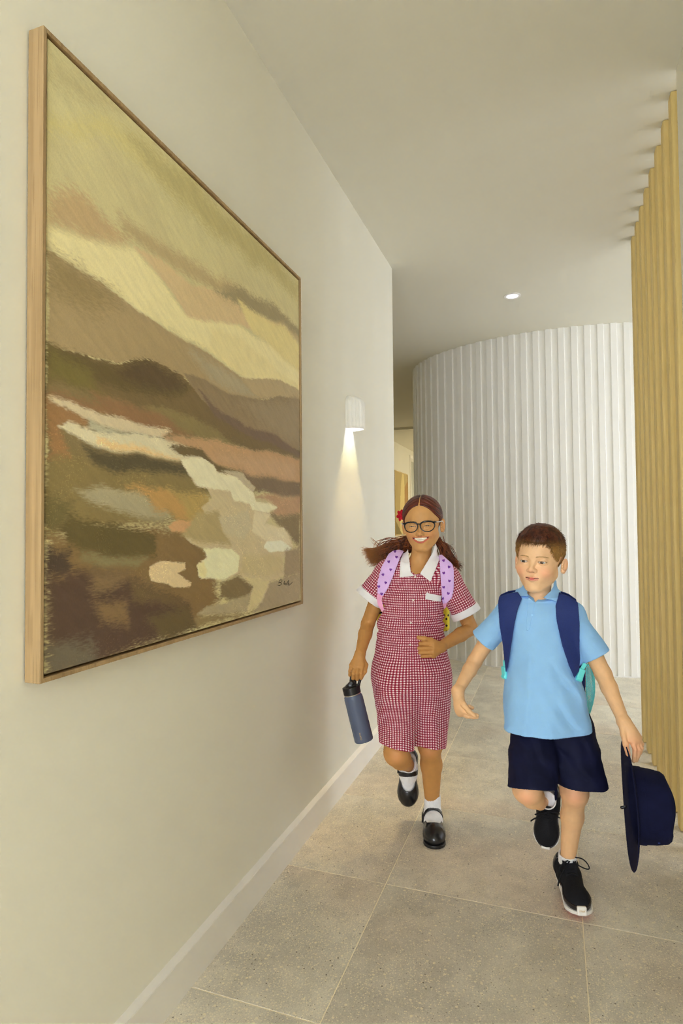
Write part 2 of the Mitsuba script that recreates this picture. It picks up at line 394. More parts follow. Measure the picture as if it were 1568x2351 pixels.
# ---------------------------------------------------------------- landscape painting on the left wall
# brush strokes, back to front: outline on the canvas (y, z in metres), tone, softness of its edge, unevenness of its edge
PAINT = [
 ([(0.857,2.116),(0.904,2.119),(1.144,2.109),(1.419,2.115),(2.034,2.114),(2.031,1.993),(1.533,1.973),(1.225,1.969),(1.004,1.994),(0.858,1.994)], (188, 179, 126), 0.04, 0.02),
 ([(0.858,1.961),(1.004,2.058),(1.144,2.079),(1.366,2.099),(1.598,2.086),(1.474,2.034),(1.225,2.022),(1.043,2.022),(0.916,1.965),(0.858,1.929)], (192, 180, 112), 0.03, 0.02),
 ([(0.857,2.083),(0.955,2.114),(1.043,2.112),(0.973,2.073),(0.888,2.048),(0.857,2.051)], (176, 164, 112), 0.03, 0.02),
 ([(1.07,2.063),(1.225,2.097),(1.418,2.103),(1.739,2.124),(2.033,2.105),(2.032,2.041),(1.665,2.029),(1.366,2.017),(1.144,2.029)], (172, 160, 100), 0.03, 0.02),
 ([(0.859,1.812),(0.916,1.859),(0.968,1.861),(1.005,1.844),(1.085,1.84),(1.044,1.803),(0.956,1.772),(0.859,1.759)], (178, 151, 104), 0.025, 0.02),
 ([(1.043,1.877),(1.192,1.89),(1.417,1.894),(1.636,1.924),(2.03,1.928),(2.029,1.864),(1.664,1.867),(1.417,1.847),(1.208,1.835),(1.071,1.843)], (172, 152, 104), 0.02, 0.02),
 ([(0.859,1.751),(0.956,1.772),(1.099,1.818),(1.191,1.787),(1.296,1.741),(1.569,1.796),(1.814,1.802),(2.028,1.768),(2.026,1.697),(1.607,1.645),(1.416,1.67),(1.144,1.678),(0.974,1.701),(0.859,1.703)], (216, 203, 146), 0.012, 0.01),
 ([(1.099,1.823),(1.192,1.838),(1.315,1.825),(1.417,1.846),(1.557,1.894),(1.752,1.897),(1.865,1.891),(1.751,1.826),(1.595,1.804),(1.439,1.76),(1.306,1.733),(1.225,1.779)], (196, 171, 122), 0.008, 0.01),
 ([(1.439,1.849),(1.596,1.922),(1.816,1.94),(2.03,1.928),(2.03,1.896),(1.865,1.898),(1.721,1.866),(1.557,1.856)], (146, 132, 92), 0.016, 0.015),
 ([(1.57,1.873),(1.799,1.884),(1.917,1.893),(2.029,1.864),(2.028,1.768),(1.814,1.788),(1.663,1.812)], (206, 190, 122), 0.012, 0.01),
 ([(1.417,1.735),(1.595,1.765),(1.813,1.73),(2.027,1.713),(2.026,1.697),(1.719,1.664),(1.594,1.648),(1.416,1.676)], (212, 198, 138), 0.01, 0.01),
 ([(0.853,1.701),(0.87,1.707),(0.906,1.701),(0.993,1.697),(1.107,1.683),(1.251,1.669),(1.416,1.664),(1.594,1.642),(1.733,1.609),(1.633,1.562),(1.395,1.56),(1.315,1.57),(1.242,1.574),(1.144,1.579),(1.044,1.546),(0.946,1.535),(0.855,1.525)], (158, 136, 92), 0.004, 0.006),
 ([(0.853,1.697),(0.89,1.698),(0.974,1.69),(1.044,1.677),(0.993,1.637),(0.907,1.624),(0.854,1.621)], (138, 118, 72), 0.03, 0.02),
 ([(1.315,1.647),(1.472,1.643),(1.594,1.635),(1.704,1.606),(1.593,1.583),(1.416,1.593)], (160, 147, 114), 0.02, 0.01),
 ([(1.581,1.639),(1.862,1.702),(2.026,1.697),(2.026,1.653),(1.861,1.639),(1.733,1.602),(1.647,1.614)], (166, 146, 104), 0.004, 0.006),
 ([(1.287,1.582),(1.374,1.587),(1.46,1.58),(1.53,1.577),(1.733,1.602),(1.862,1.645),(2.034,1.664),(2.029,1.429),(1.731,1.419),(1.415,1.447)], (134, 114, 80), 0.004, 0.006),
 ([(1.593,1.558),(2.033,1.659),(2.031,1.516),(1.778,1.502)], (142, 124, 92), 0.03, 0.02),
 ([(0.855,1.531),(0.934,1.534),(1.044,1.544),(1.1,1.566),(1.136,1.578),(1.191,1.584),(1.277,1.577),(1.364,1.53),(1.471,1.504),(1.66,1.477),(2.03,1.476),(2.028,1.342),(1.414,1.302),(0.856,1.305)], (112, 92, 52), 0.003, 0.006),
 ([(0.855,1.531),(0.934,1.532),(1.044,1.541),(1.136,1.575),(1.225,1.577),(1.315,1.542),(1.242,1.511),(1.071,1.494),(0.946,1.496),(0.855,1.486)], (96, 80, 40), 0.012, 0.01),
 ([(0.855,1.525),(0.902,1.518),(0.969,1.506),(1.006,1.475),(0.935,1.455),(0.855,1.466)], (110, 98, 40), 0.02, 0.02),
 ([(1.044,1.534),(1.144,1.577),(1.251,1.576),(1.287,1.552),(1.208,1.524),(1.1,1.519)], (88, 70, 42), 0.015, 0.015),
 ([(0.855,1.456),(1.006,1.472),(1.314,1.472),(1.482,1.435),(1.809,1.444),(2.03,1.455),(2.028,1.345),(1.314,1.264),(0.857,1.204)], (124, 106, 62), 0.012, 0.02),
 ([(0.855,1.438),(0.946,1.445),(1.072,1.457),(1.208,1.447),(1.314,1.425),(1.191,1.407),(1.006,1.426),(0.855,1.411)], (136, 98, 58), 0.015, 0.015),
 ([(0.969,1.469),(1.107,1.465),(1.225,1.462),(1.373,1.443),(1.314,1.423),(1.144,1.438),(1.006,1.445)], (134, 98, 60), 0.012, 0.012),
 ([(1.144,1.472),(1.314,1.478),(1.482,1.453),(1.632,1.436),(1.415,1.42),(1.268,1.432)], (128, 112, 62), 0.012, 0.015),
 ([(1.354,1.547),(1.482,1.514),(1.619,1.499),(1.843,1.499),(2.03,1.471),(2.03,1.455),(1.732,1.469),(1.554,1.48),(1.437,1.5)], (112, 90, 70), 0.006, 0.01),
 ([(0.856,1.322),(0.994,1.324),(1.314,1.33),(1.414,1.292),(1.314,1.199),(0.857,1.173)], (128, 110, 58), 0.015, 0.02),
 ([(0.856,1.255),(0.919,1.238),(0.92,1.188),(0.857,1.173)], (104, 92, 46), 0.02, 0.02),
 ([(0.855,1.428),(0.958,1.41),(0.971,1.395),(0.892,1.37),(0.887,1.353),(0.908,1.315),(0.856,1.31)], (146, 106, 58), 0.012, 0.02),
 ([(0.86,1.432),(0.908,1.43),(1.045,1.429),(1.235,1.422),(1.199,1.402),(1.072,1.4),(0.964,1.406),(0.892,1.415),(0.861,1.422)], (198, 182, 146), 0.006, 0.012),
 ([(0.964,1.407),(1.072,1.402),(1.208,1.402),(1.144,1.379),(1.045,1.389),(0.97,1.384)], (176, 170, 138), 0.008, 0.012),
 ([(0.884,1.374),(0.908,1.389),(0.976,1.386),(1.107,1.402),(1.268,1.401),(1.404,1.383),(1.333,1.358),(1.144,1.355),(0.976,1.356),(0.908,1.367)], (206, 196, 160), 0.005, 0.012),
 ([(0.988,1.375),(1.072,1.376),(1.191,1.367),(1.277,1.358),(1.144,1.354),(1.032,1.356),(0.988,1.363)], (218, 184, 122), 0.01, 0.01),
 ([(0.947,1.348),(1.072,1.353),(1.208,1.351),(1.314,1.349),(1.319,1.33),(1.144,1.316),(1.045,1.31),(0.976,1.322)], (84, 74, 46), 0.012, 0.012),
 ([(1.199,1.409),(1.295,1.418),(1.415,1.431),(1.659,1.438),(2.03,1.447),(2.028,1.345),(1.73,1.346),(1.459,1.357),(1.373,1.388),(1.268,1.392)], (176, 138, 94), 0.008, 0.012),
 ([(1.415,1.385),(1.659,1.413),(1.983,1.419),(1.982,1.357),(1.658,1.353)], (180, 144, 104), 0.02, 0.015),
 ([(1.224,1.389),(1.373,1.399),(1.426,1.369),(1.505,1.351),(1.447,1.344),(1.373,1.374),(1.277,1.369)], (106, 88, 48), 0.006, 0.008),
 ([(1.591,1.354),(2.028,1.345),(2.027,1.29),(1.807,1.287),(1.672,1.314)], (118, 98, 72), 0.012, 0.012),
 ([(1.672,1.288),(2.027,1.298),(2.026,1.227),(1.775,1.223),(1.823,1.252)], (170, 134, 96), 0.012, 0.012),
 ([(1.759,1.223),(2.026,1.243),(2.024,1.126),(1.96,1.143),(1.872,1.188)], (128, 110, 72), 0.012, 0.012),
 ([(0.925,1.263),(1.006,1.27),(1.129,1.261),(1.224,1.229),(1.241,1.199),(1.107,1.207),(0.959,1.238)], (160, 150, 114), 0.01, 0.012),
 ([(1.072,1.274),(1.224,1.28),(1.352,1.255),(1.372,1.211),(1.277,1.204),(1.175,1.223),(1.137,1.256)], (174, 134, 64), 0.014, 0.015),
 ([(1.224,1.281),(1.414,1.281),(1.425,1.211),(1.314,1.21),(1.295,1.253)], (166, 140, 68), 0.015, 0.015),
 ([(0.857,1.18),(1.032,1.179),(1.314,1.188),(1.413,1.096),(1.468,0.998),(1.351,0.928),(0.949,0.916),(0.858,0.916)], (124, 98, 52), 0.02, 0.02),
 ([(0.893,1.188),(0.919,1.215),(0.947,1.197),(1.032,1.188),(1.175,1.163),(1.177,1.121),(1.045,1.116),(0.948,1.138),(0.909,1.164)], (94, 80, 36), 0.012, 0.015),
 ([(0.948,1.138),(1.045,1.12),(1.144,1.12),(1.1,1.099),(1.007,1.105),(0.948,1.125)], (126, 116, 72), 0.01, 0.012),
 ([(0.857,1.151),(0.917,1.145),(0.925,1.106),(0.857,1.102)], (76, 60, 44), 0.012, 0.015),
 ([(0.857,1.102),(0.948,1.108),(1.072,1.077),(1.191,1.028),(1.313,0.993),(1.361,0.927),(1.144,0.922),(0.949,0.92),(0.858,0.918)], (84, 62, 46), 0.02, 0.02),
 ([(0.971,1.098),(1.086,1.081),(1.046,1.057),(0.971,1.051)], (122, 98, 60), 0.018, 0.015),
 ([(0.977,1.029),(1.072,1.022),(1.079,0.971),(0.995,0.988)], (122, 96, 56), 0.018, 0.015),
 ([(1.086,1.067),(1.276,1.003),(1.313,0.972),(1.175,1.01),(1.1,1.019)], (104, 84, 46), 0.018, 0.015),
 ([(0.858,0.974),(0.96,0.96),(0.972,0.919),(0.858,0.916)], (104, 94, 72), 0.02, 0.02),
 ([(1.144,0.975),(1.313,0.983),(1.361,0.927),(1.191,0.923)], (96, 80, 42), 0.015, 0.015),
 ([(1.224,1.188),(1.268,1.206),(1.362,1.208),(1.374,1.188),(1.352,1.17),(1.241,1.176)], (190, 146, 94), 0.004, 0.006),
 ([(1.282,1.358),(1.324,1.37),(1.378,1.375),(1.428,1.36),(1.447,1.343),(1.566,1.334),(1.658,1.307),(1.686,1.268),(1.831,1.254),(1.775,1.233),(1.782,1.213),(1.736,1.194),(1.881,1.187),(1.942,1.15),(1.96,1.121),(1.87,1.072),(1.895,1.019),(1.78,1.007),(1.718,0.945),(1.614,0.928),(1.641,0.986),(1.563,1.051),(1.479,1.038),(1.429,1.048),(1.357,1.059),(1.347,1.086),(1.392,1.109),(1.382,1.129),(1.313,1.147),(1.295,1.167),(1.414,1.211),(1.373,1.245),(1.425,1.27),(1.399,1.294),(1.348,1.299),(1.314,1.327)], (190, 174, 132), 0.004, 0.01),
 ([(1.282,1.358),(1.324,1.37),(1.378,1.375),(1.428,1.36),(1.447,1.341),(1.566,1.333),(1.658,1.307),(1.686,1.268),(1.831,1.254),(1.759,1.23),(1.657,1.241),(1.644,1.26),(1.54,1.269),(1.516,1.292),(1.414,1.295),(1.353,1.3),(1.314,1.327)], (220, 210, 174), 0.004, 0.008),
 ([(1.47,1.348),(1.591,1.351),(1.679,1.315),(1.658,1.3),(1.553,1.332)], (178, 166, 134), 0.004, 0.006),
 ([(1.671,1.241),(1.775,1.223),(1.736,1.194),(1.881,1.187),(1.96,1.121),(1.774,1.132),(1.657,1.175)], (206, 194, 156), 0.006, 0.008),
 ([(1.751,1.139),(1.854,1.141),(1.95,1.114),(1.923,1.101),(1.776,1.103),(1.728,1.123)], (228, 218, 188), 0.003, 0.005),
 ([(1.377,1.129),(1.527,1.128),(1.576,1.106),(1.563,1.057),(1.479,1.038),(1.429,1.048),(1.357,1.059),(1.347,1.086),(1.392,1.106)], (222, 214, 170), 0.004, 0.008),
 ([(1.347,1.09),(1.377,1.098),(1.397,1.068),(1.387,1.055),(1.357,1.06)], (226, 206, 146), 0.005, 0.004),
 ([(1.602,1.111),(1.854,1.087),(1.887,1.034),(1.727,1.025),(1.576,1.05)], (186, 170, 120), 0.012, 0.012),
 ([(1.589,1.036),(1.772,1.014),(1.711,0.946),(1.62,0.931),(1.648,0.986)], (196, 182, 128), 0.008, 0.01),
 ([(1.352,1.233),(1.458,1.236),(1.48,1.182),(1.527,1.139),(1.372,1.143),(1.286,1.167)], (166, 148, 96), 0.01, 0.01),
 ([(1.458,1.218),(1.63,1.24),(1.657,1.188),(1.603,1.156),(1.48,1.176)], (186, 174, 138), 0.008, 0.01),
 ([(1.15,1.095),(1.191,1.108),(1.293,1.099),(1.296,1.083),(1.263,1.075),(1.324,1.045),(1.321,1.036),(1.241,1.041),(1.203,1.054),(1.16,1.063),(1.149,1.081)], (206, 182, 134), 0.003, 0.006),
 ([(1.468,1.034),(1.563,1.046),(1.655,0.998),(1.627,0.956),(1.514,0.975),(1.468,0.998)], (122, 104, 62), 0.01, 0.01),
 ([(1.356,0.96),(1.397,0.979),(1.526,0.974),(1.641,0.98),(1.614,0.932),(1.479,0.938),(1.392,0.951)], (164, 150, 112), 0.006, 0.01),
 ([(1.346,0.956),(1.627,0.927),(1.975,0.922),(1.351,0.925)], (136, 116, 68), 0.01, 0.01),
 ([(1.772,1.007),(2.022,1.017),(2.02,0.912),(1.654,0.921),(1.719,0.951)], (158, 142, 108), 0.008, 0.01),
 ([(1.888,1.1),(2.024,1.126),(2.022,1.009),(1.887,1.012)], (150, 132, 98), 0.012, 0.01)]


def stroke_cover(y, z, pts, soft, rough):
    """How far a canvas point lies inside a stroke's outline, as paint cover from 0 to 1; rough: how dry the brush was there."""
    d2, inside = mi.Float(9.0), mi.Bool(False)
    n = len(pts)
    for i in range(n):
        (ay, az), (by, bz) = pts[i], pts[(i + 1) % n]
        ey, ez = by - ay, bz - az
        L = ey * ey + ez * ez
        if L < 1e-9:
            continue
        wy, wz = y - ay, z - az
        t = dr.clip((wy * ey + wz * ez) * (1 / L), 0, 1)
        d2 = dr.minimum(d2, dr.square(wy - ey * t) + dr.square(wz - ez * t))
        if abs(ez) > 1e-6:
            inside ^= ((az > z) != (bz > z)) & (y < ay + wz * (ey / ez))
    d = dr.sqrt(d2)
    return smoothstep(-soft, soft, dr.select(inside, d, -d) + rough * (soft * 1.3 + 0.002))


def paint_color(p, n, uv):
    y, z = p.y, p.z
    wy = (fbm(y * 9.0, z * 9.0, 1.0, 3) - 0.5)
    wz = (fbm(y * 9.0, z * 9.0, 8.0, 3) - 0.5)
    br = noise(y * 45.0, z * 160.0, 2.0) - 0.5
    dry = fbm(y * 110.0 + z * 60.0, z * 420.0, 7.0, 2) - 0.5
    c = mix(lin(186, 175, 124), lin(192, 182, 128), smoothstep(0.3, 0.7, fbm(y * 4.0, (z + y * 0.75) * 9.0, 3.0, 2)))
    for pts, col, soft, warp in PAINT:
        k = warp * 2.2
        c = mix(c, lin(*col), stroke_cover(y + wy * k + br * warp * 0.5, z + wz * k, pts, soft, dry))
    grain = fbm(y * 30.0, (z + y * 0.6) * 110.0, 4.0, 2)
    weave = noise(y * 900.0, z * 420.0, 0.0) - 0.5
    spark = dr.select(noise(y * 420.0, z * 420.0, 5.0) > 0.80, 1.0, 0.0) * smoothstep(0.5, 0.75, fbm(y * 14.0, z * 14.0, 6.0, 2)) * smoothstep(1.62, 1.35, z)  # glints off the canvas weave, painted into the colour
    c = mix(c, mi.Color3f(mi.luminance(c)), 0.16) * mi.Color3f([1.02, 1.01, 1.0]) + 0.006
    return c * (0.93 + 0.14 * grain + 0.10 * weave + 0.28 * spark)


mat('mat_canvas', proc(paint_color), 0.55, 0.3)
mat('mat_black_gap', [0.012, 0.010, 0.008], 0.8, 0.1)
FY0, FY1, FZ0, FZ1, FX = 0.8386, 2.0410, 0.9040, 2.1265, 0.040
pt = tag('painting', 'large landscape painting of hills and a pale stream in an oak frame', 'painting')
fw = 0.0085


def frame_side(a0, a1, b0, b1):
    return bevel_box(0.003, FX, a0, a1, b0, b1, 0.0008)


put('frame', cat(frame_side(FY0, FY0 + fw, FZ0, FZ1), frame_side(FY1 - fw, FY1, FZ0, FZ1), frame_side(FY0 + fw, FY1 - fw, FZ1 - fw, FZ1), frame_side(FY0 + fw, FY1 - fw, FZ0, FZ0 + fw)), 'mat_frame_oak', pt, label='shallow oak box frame')
put('backing', box(0.003, 0.010, FY0 + fw, FY1 - fw, FZ0 + fw, FZ1 - fw), 'mat_black_gap', pt)  # near-black tone stands for the shadow in the frame's gap
put('canvas', bevel_box(0.010, 0.0365, FY0 + fw + 0.005, FY1 - fw - 0.005, FZ0 + fw + 0.005, FZ1 - fw - 0.005, 0.0015), 'mat_canvas', pt)
sig = [[(1.836, 0.9984), (1.8662, 1.0044), (1.8544, 1.0076), (1.841, 1.0037), (1.8627, 0.9939), (1.8492, 0.9893), (1.8294, 0.9933)],
       [(1.8745, 0.9899), (1.8867, 0.9998), (1.8831, 0.9891), (1.897, 0.993), (1.8951, 0.9873), (1.911, 0.9955), (1.9218, 0.9997), (1.9127, 0.9865), (1.9252, 0.9898), (1.9216, 0.9864), (1.9542, 0.9917)]]
put('signature', cat(*[tube(spline([(0.0366, a, b) for a, b in q], 50), 0.0008, 5) for q in sig]), 'mat_black_gap', pt)

# ---------------------------------------------------------------- solids from distance functions (bodies, clothes, shoes)
def V3(*a):
    return np.array(a, float)


def rot(ax, deg):
    a = math.radians(deg)
    c, s = math.cos(a), math.sin(a)
    return {'x': np.array([[1, 0, 0], [0, c, -s], [0, s, c]]), 'y': np.array([[c, 0, s], [0, 1, 0], [-s, 0, c]]), 'z': np.array([[c, -s, 0], [s, c, 0], [0, 0, 1]])}[ax]


class Solid:
    """A distance field: a list of primitives, each with a bounding sphere, joined (k: smoothly) or cut away, meshed by surface nets."""

    def __init__(self):
        self.ops = []

    def add(self, fn, c, R, k=0.0, kind='u'):
        self.ops.append((kind, k, fn, None if c is None else np.asarray(c, float), R))
        return self

    def cap(self, a, b, ra, rb=None, k=0.01, kind='u', flat=None):
        a, b = np.asarray(a, float), np.asarray(b, float)
        rb = ra if rb is None else rb
        d = b - a
        L = max(d @ d, 1e-12)

        def fn(P):
            t = np.clip((P - a) @ d / L, 0, 1)
            q = P - a - t[:, None] * d
            if flat is not None:                      # (direction, factor): thinner along the direction
                q = q + np.outer(q @ flat[0], flat[0]) * (1 / flat[1] - 1)
                return (np.linalg.norm(q, axis=1) - (ra + t * (rb - ra))) * min(1.0, flat[1] * 1.15)
            return np.linalg.norm(q, axis=1) - (ra + t * (rb - ra))
        return self.add(fn, (a + b) / 2, math.sqrt(L) / 2 + max(ra, rb), k, kind)

    def chain(self, pts, rs, k=0.004, kind='u'):
        for i in range(len(pts) - 1):
            self.cap(pts[i], pts[i + 1], rs[i], rs[i + 1], k, kind)
        return self

    def ell(self, c, r, k=0.01, kind='u', R=None):
        c, r = np.asarray(c, float), np.asarray(r, float)

        def fn(P):
            q = P - c
            if R is not None:
                q = q @ R
            k0 = np.linalg.norm(q / r, axis=1)
            k1 = np.linalg.norm(q / (r * r), axis=1)
            return np.where(k1 > 1e-9, k0 * (k0 - 1) / np.maximum(k1, 1e-9), -r.min())
        return self.add(fn, c, r.max(), k, kind)

    def rbox(self, c, h, rr, k=0.0, kind='u', R=None):
        c, h = np.asarray(c, float), np.asarray(h, float)

        def fn(P):
            q = P - c
            if R is not None:
                q = q @ R
            q = np.abs(q) - (h - rr)
            return np.linalg.norm(np.maximum(q, 0), axis=1) + np.minimum(q.max(1), 0) - rr
        return self.add(fn, c, np.linalg.norm(h), k, kind)

    def plane(self, p, n, k=0.0):
        """Keeps what lies behind the plane through p with outward normal n."""
        p, n = np.asarray(p, float), np.asarray(n, float) / np.linalg.norm(n)
        return self.add(lambda P: -((P - p) @ n), None, 0, k, 's')

    def field(self, S, k=0.0, kind='u', off=0.0):
        return self.add(lambda P: S(P) - off, None, 0, k, kind)

    def __call__(self, P, near=0.06):
        D = np.full(len(P), 1.0)
        if not len(P):
            return D
        if getattr(self, 'n', -1) != len(self.ops):
            self.n = len(self.ops)
            self.C = np.array([(0, 0, 0) if o[3] is None else o[3] for o in self.ops], float)
            self.Rk = np.array([1e9 if o[3] is None else o[4] + o[1] for o in self.ops])
        lo, hi = P.min(0), P.max(0)
        gap = np.linalg.norm(np.maximum(np.maximum(lo - self.C, self.C - hi), 0), axis=1)
        small = np.max(hi - lo) < 0.2
        for i in np.nonzero(gap < self.Rk + near)[0]:
            kind, k, fn, c, R = self.ops[i]
            if c is None or small:
                idx, Q = slice(None), P
            else:
                q = P - c
                idx = np.nonzero((q * q).sum(1) < (R + near + k) ** 2)[0]
                if not len(idx):
                    continue
                Q = P[idx]
            d, o = fn(Q), D[idx]
            if kind == 's':
                d = -d
                h = np.maximum(k - np.abs(o - d), 0) / k if k > 0 else 0
                D[idx] = np.maximum(o, d) + h * h * k / 4
            elif kind == 'i':
                D[idx] = np.maximum(o, d)
            else:
                h = np.maximum(k - np.abs(o - d), 0) / k if k > 0 else 0
                D[idx] = np.minimum(o, d) - h * h * k / 4
        return D

    def grouped(self, P, group, near):
        """The field at points listed group by group, each group a small part of space."""
        cut = np.r_[0, np.nonzero(np.diff(group))[0] + 1, len(P)]
        return np.concatenate([self(P[a:b], near) for a, b in zip(cut[:-1], cut[1:])])

    def mesh(self, lo, hi, h, project=1, relax=0, slack=1.0):
        """Surface nets on the blocks of a grid that the surface crosses."""
        lo, hi = np.asarray(lo, float), np.asarray(hi, float)
        n = 8
        nb = np.ceil((hi - lo) / (h * n)).astype(int)
        B = np.stack(np.meshgrid(*[np.arange(k) for k in nb], indexing='ij'), -1).reshape(-1, 3)

        def sup(c, w):
            q = c // w
            return (q[:, 0] * 4096 + q[:, 1]) * 4096 + q[:, 2]
        g8 = sup(B, 8)
        o8 = np.argsort(g8, kind='stable')
        B, g8 = B[o8], g8[o8]
        B = B[np.abs(self.grouped(lo + (B + 0.5) * n * h, g8, 0.07)) < n * h * 0.87 * 1.12 * slack + 0.002]
        W = max(1, int(0.05 / (n * h)))
        B = B[np.argsort(sup(B, W), kind='stable')]
        g = np.stack(np.meshgrid(*[np.arange(n + 1)] * 3, indexing='ij'), -1).reshape(-1, 3)
        P = lo + (B[:, None] * n + g[None]).reshape(-1, 3) * h
        dims = nb * n + 1
        D = self.grouped(P, np.repeat(sup(B, W), len(g)), 0.03).reshape(len(B), n + 1, n + 1, n + 1)
        S = D < 0
        cells = np.zeros((len(B), n, n, n), int)
        num, den = np.zeros((len(B), n, n, n, 3)), np.zeros((len(B), n, n, n))
        corner = [(a, b, c) for a in (0, 1) for b in (0, 1) for c in (0, 1)]
        sl = lambda o: tuple(slice(q, q + n) for q in o)
        for o in corner:
            cells += S[(slice(None),) + sl(o)]
            for ax in range(3):
                if o[ax]:
                    continue
                e = list(o)
                e[ax] = 1
                a, b = D[(slice(None),) + sl(o)], D[(slice(None),) + sl(e)]
                cr = (a < 0) != (b < 0)
                t = np.where(cr, a / np.where(cr, a - b, 1), 0)
                p = np.zeros(cr.shape + (3,))
                for q in range(3):
                    p[..., q] = o[q]
                p[..., ax] += t
                num += p * cr[..., None]
                den += cr
        act = (cells > 0) & (cells < 8)
        bi, ci, cj, ck = np.nonzero(act)
        cid = B[bi] * n + np.stack([ci, cj, ck], 1)
        verts = lo + (cid + num[act] / den[act][:, None]) * h
        ckey = (cid[:, 0] * dims[1] + cid[:, 1]) * dims[2] + cid[:, 2]
        order = np.argsort(ckey)
        sk_ = ckey[order]
        quads = []
        for ax in range(3):
            o2 = [slice(0, n)] * 3
            e2 = [slice(0, n)] * 3
            e2[ax] = slice(1, n + 1)
            a, b = S[(slice(None),) + tuple(o2)], S[(slice(None),) + tuple(e2)]
            w = np.nonzero(a != b)
            base = B[w[0]] * n + np.stack(w[1:], 1)
            flip = a[w]
            u_, v_ = (ax + 1) % 3, (ax + 2) % 3
            Q = []
            for du, dv in ((-1, -1), (0, -1), (0, 0), (-1, 0)):
                c = base.copy()
                c[:, u_] += du
                c[:, v_] += dv
                kk = (c[:, 0] * dims[1] + c[:, 1]) * dims[2] + c[:, 2]
                pos = np.clip(np.searchsorted(sk_, kk), 0, len(sk_) - 1)
                Q.append(np.where(sk_[pos] == kk, order[pos], -1))
            Q = np.stack(Q, 1)
            ok = (Q >= 0).all(1)
            Q, f2 = Q[ok], flip[ok]
            Q[~f2] = Q[~f2][:, ::-1]
            quads.append(Q)
        Q = np.vstack(quads)
        gv = sup(B[bi], W)
        for _ in range(project):
            d, *gr = [self.grouped(verts + e, gv, 0.012) for e in np.vstack([np.zeros(3), np.eye(3) * 4e-4])]
            gr = (np.stack(gr, 1) - d[:, None]) / 4e-4
            verts = verts - np.clip(d, -h, h)[:, None] * gr / np.maximum((gr * gr).sum(1), 0.25)[:, None]
        F = np.vstack([Q[:, [0, 1, 2]], Q[:, [0, 2, 3]]])
        m = trimesh.Trimesh(verts, F, process=False)
        for _ in range(relax):
            e = np.vstack([Q[:, [0, 1]], Q[:, [1, 2]], Q[:, [2, 3]], Q[:, [3, 0]]])
            s, cnt = np.zeros_like(verts), np.zeros(len(verts))
            np.add.at(s, e[:, 0], verts[e[:, 1]]); np.add.at(s, e[:, 1], verts[e[:, 0]])
            np.add.at(cnt, e[:, 0], 1); np.add.at(cnt, e[:, 1], 1)
            verts = 0.5 * verts + 0.5 * s / np.maximum(cnt, 1)[:, None]
            m = trimesh.Trimesh(verts, F, process=False)
        return m


def poly2d(pts):
    """Signed distance in a plane to a polygon (negative inside)."""
    A = np.asarray(pts, float)

    def fn(x, y):
        d2, ins = np.full(len(x), 9.0), np.zeros(len(x), bool)
        for i in range(len(A)):
            a, b = A[i], A[(i + 1) % len(A)]
            e = b - a
            wx, wy = x - a[0], y - a[1]
            t = np.clip((wx * e[0] + wy * e[1]) / max(e @ e, 1e-12), 0, 1)
            d2 = np.minimum(d2, (wx - e[0] * t) ** 2 + (wy - e[1] * t) ** 2)
            if abs(e[1]) > 1e-9:
                ins ^= ((a[1] > y) != (b[1] > y)) & (x < a[0] + (y - a[1]) * e[0] / e[1])
        d = np.sqrt(d2)
        return np.where(ins, -d, d)
    return fn


def patch(S, off, thick, poly, yside=0.05):
    """A piece of cloth lying on the solid S: a shell of it under the outline (x, z), on the front (y below yside)."""
    f2 = poly2d(poly)
    p = Solid()
    p.add(lambda P: np.maximum(np.maximum(np.abs(S(P) - off) - thick / 2, f2(P[:, 0], P[:, 2])), P[:, 1] - yside), None, 0)
    A = np.asarray(poly)
    return p, A.min(0), A.max(0)


class Frame:
    """A person's own axes (x to the photograph's right, -y the way the body faces, z up) and their place in the room."""

    def __init__(self, origin, deg):
        self.o, self.R = np.asarray(origin, float), rot('z', deg)

    def world(self, m):
        m = m.copy()
        m.vertices = np.asarray(m.vertices) @ self.R.T + self.o
        return m

    def local(self, p):
        """Drjit: a world point in the person's axes."""
        R, o = self.R, self.o
        q = [p.x - float(o[0]), p.y - float(o[1]), p.z - float(o[2])]
        return [float(R[0, i]) * q[0] + float(R[1, i]) * q[1] + float(R[2, i]) * q[2] for i in range(3)]


class HeadFrame:
    def __init__(self, c, R, s=1.0):
        self.c, self.R, self.s = np.asarray(c, float), R, s

    def __call__(self, x, y, z):
        return self.c + self.R @ (np.array([x, y, z], float) * self.s)

    def inv(self, q):
        """Drjit: the person's axes to the head's."""
        d = [q[i] - float(self.c[i]) for i in range(3)]
        return [(float(self.R[0, i]) * d[0] + float(self.R[1, i]) * d[1] + float(self.R[2, i]) * d[2]) * (1 / self.s) for i in range(3)]

    def inv_np(self, P):
        return (P - self.c) @ self.R / self.s


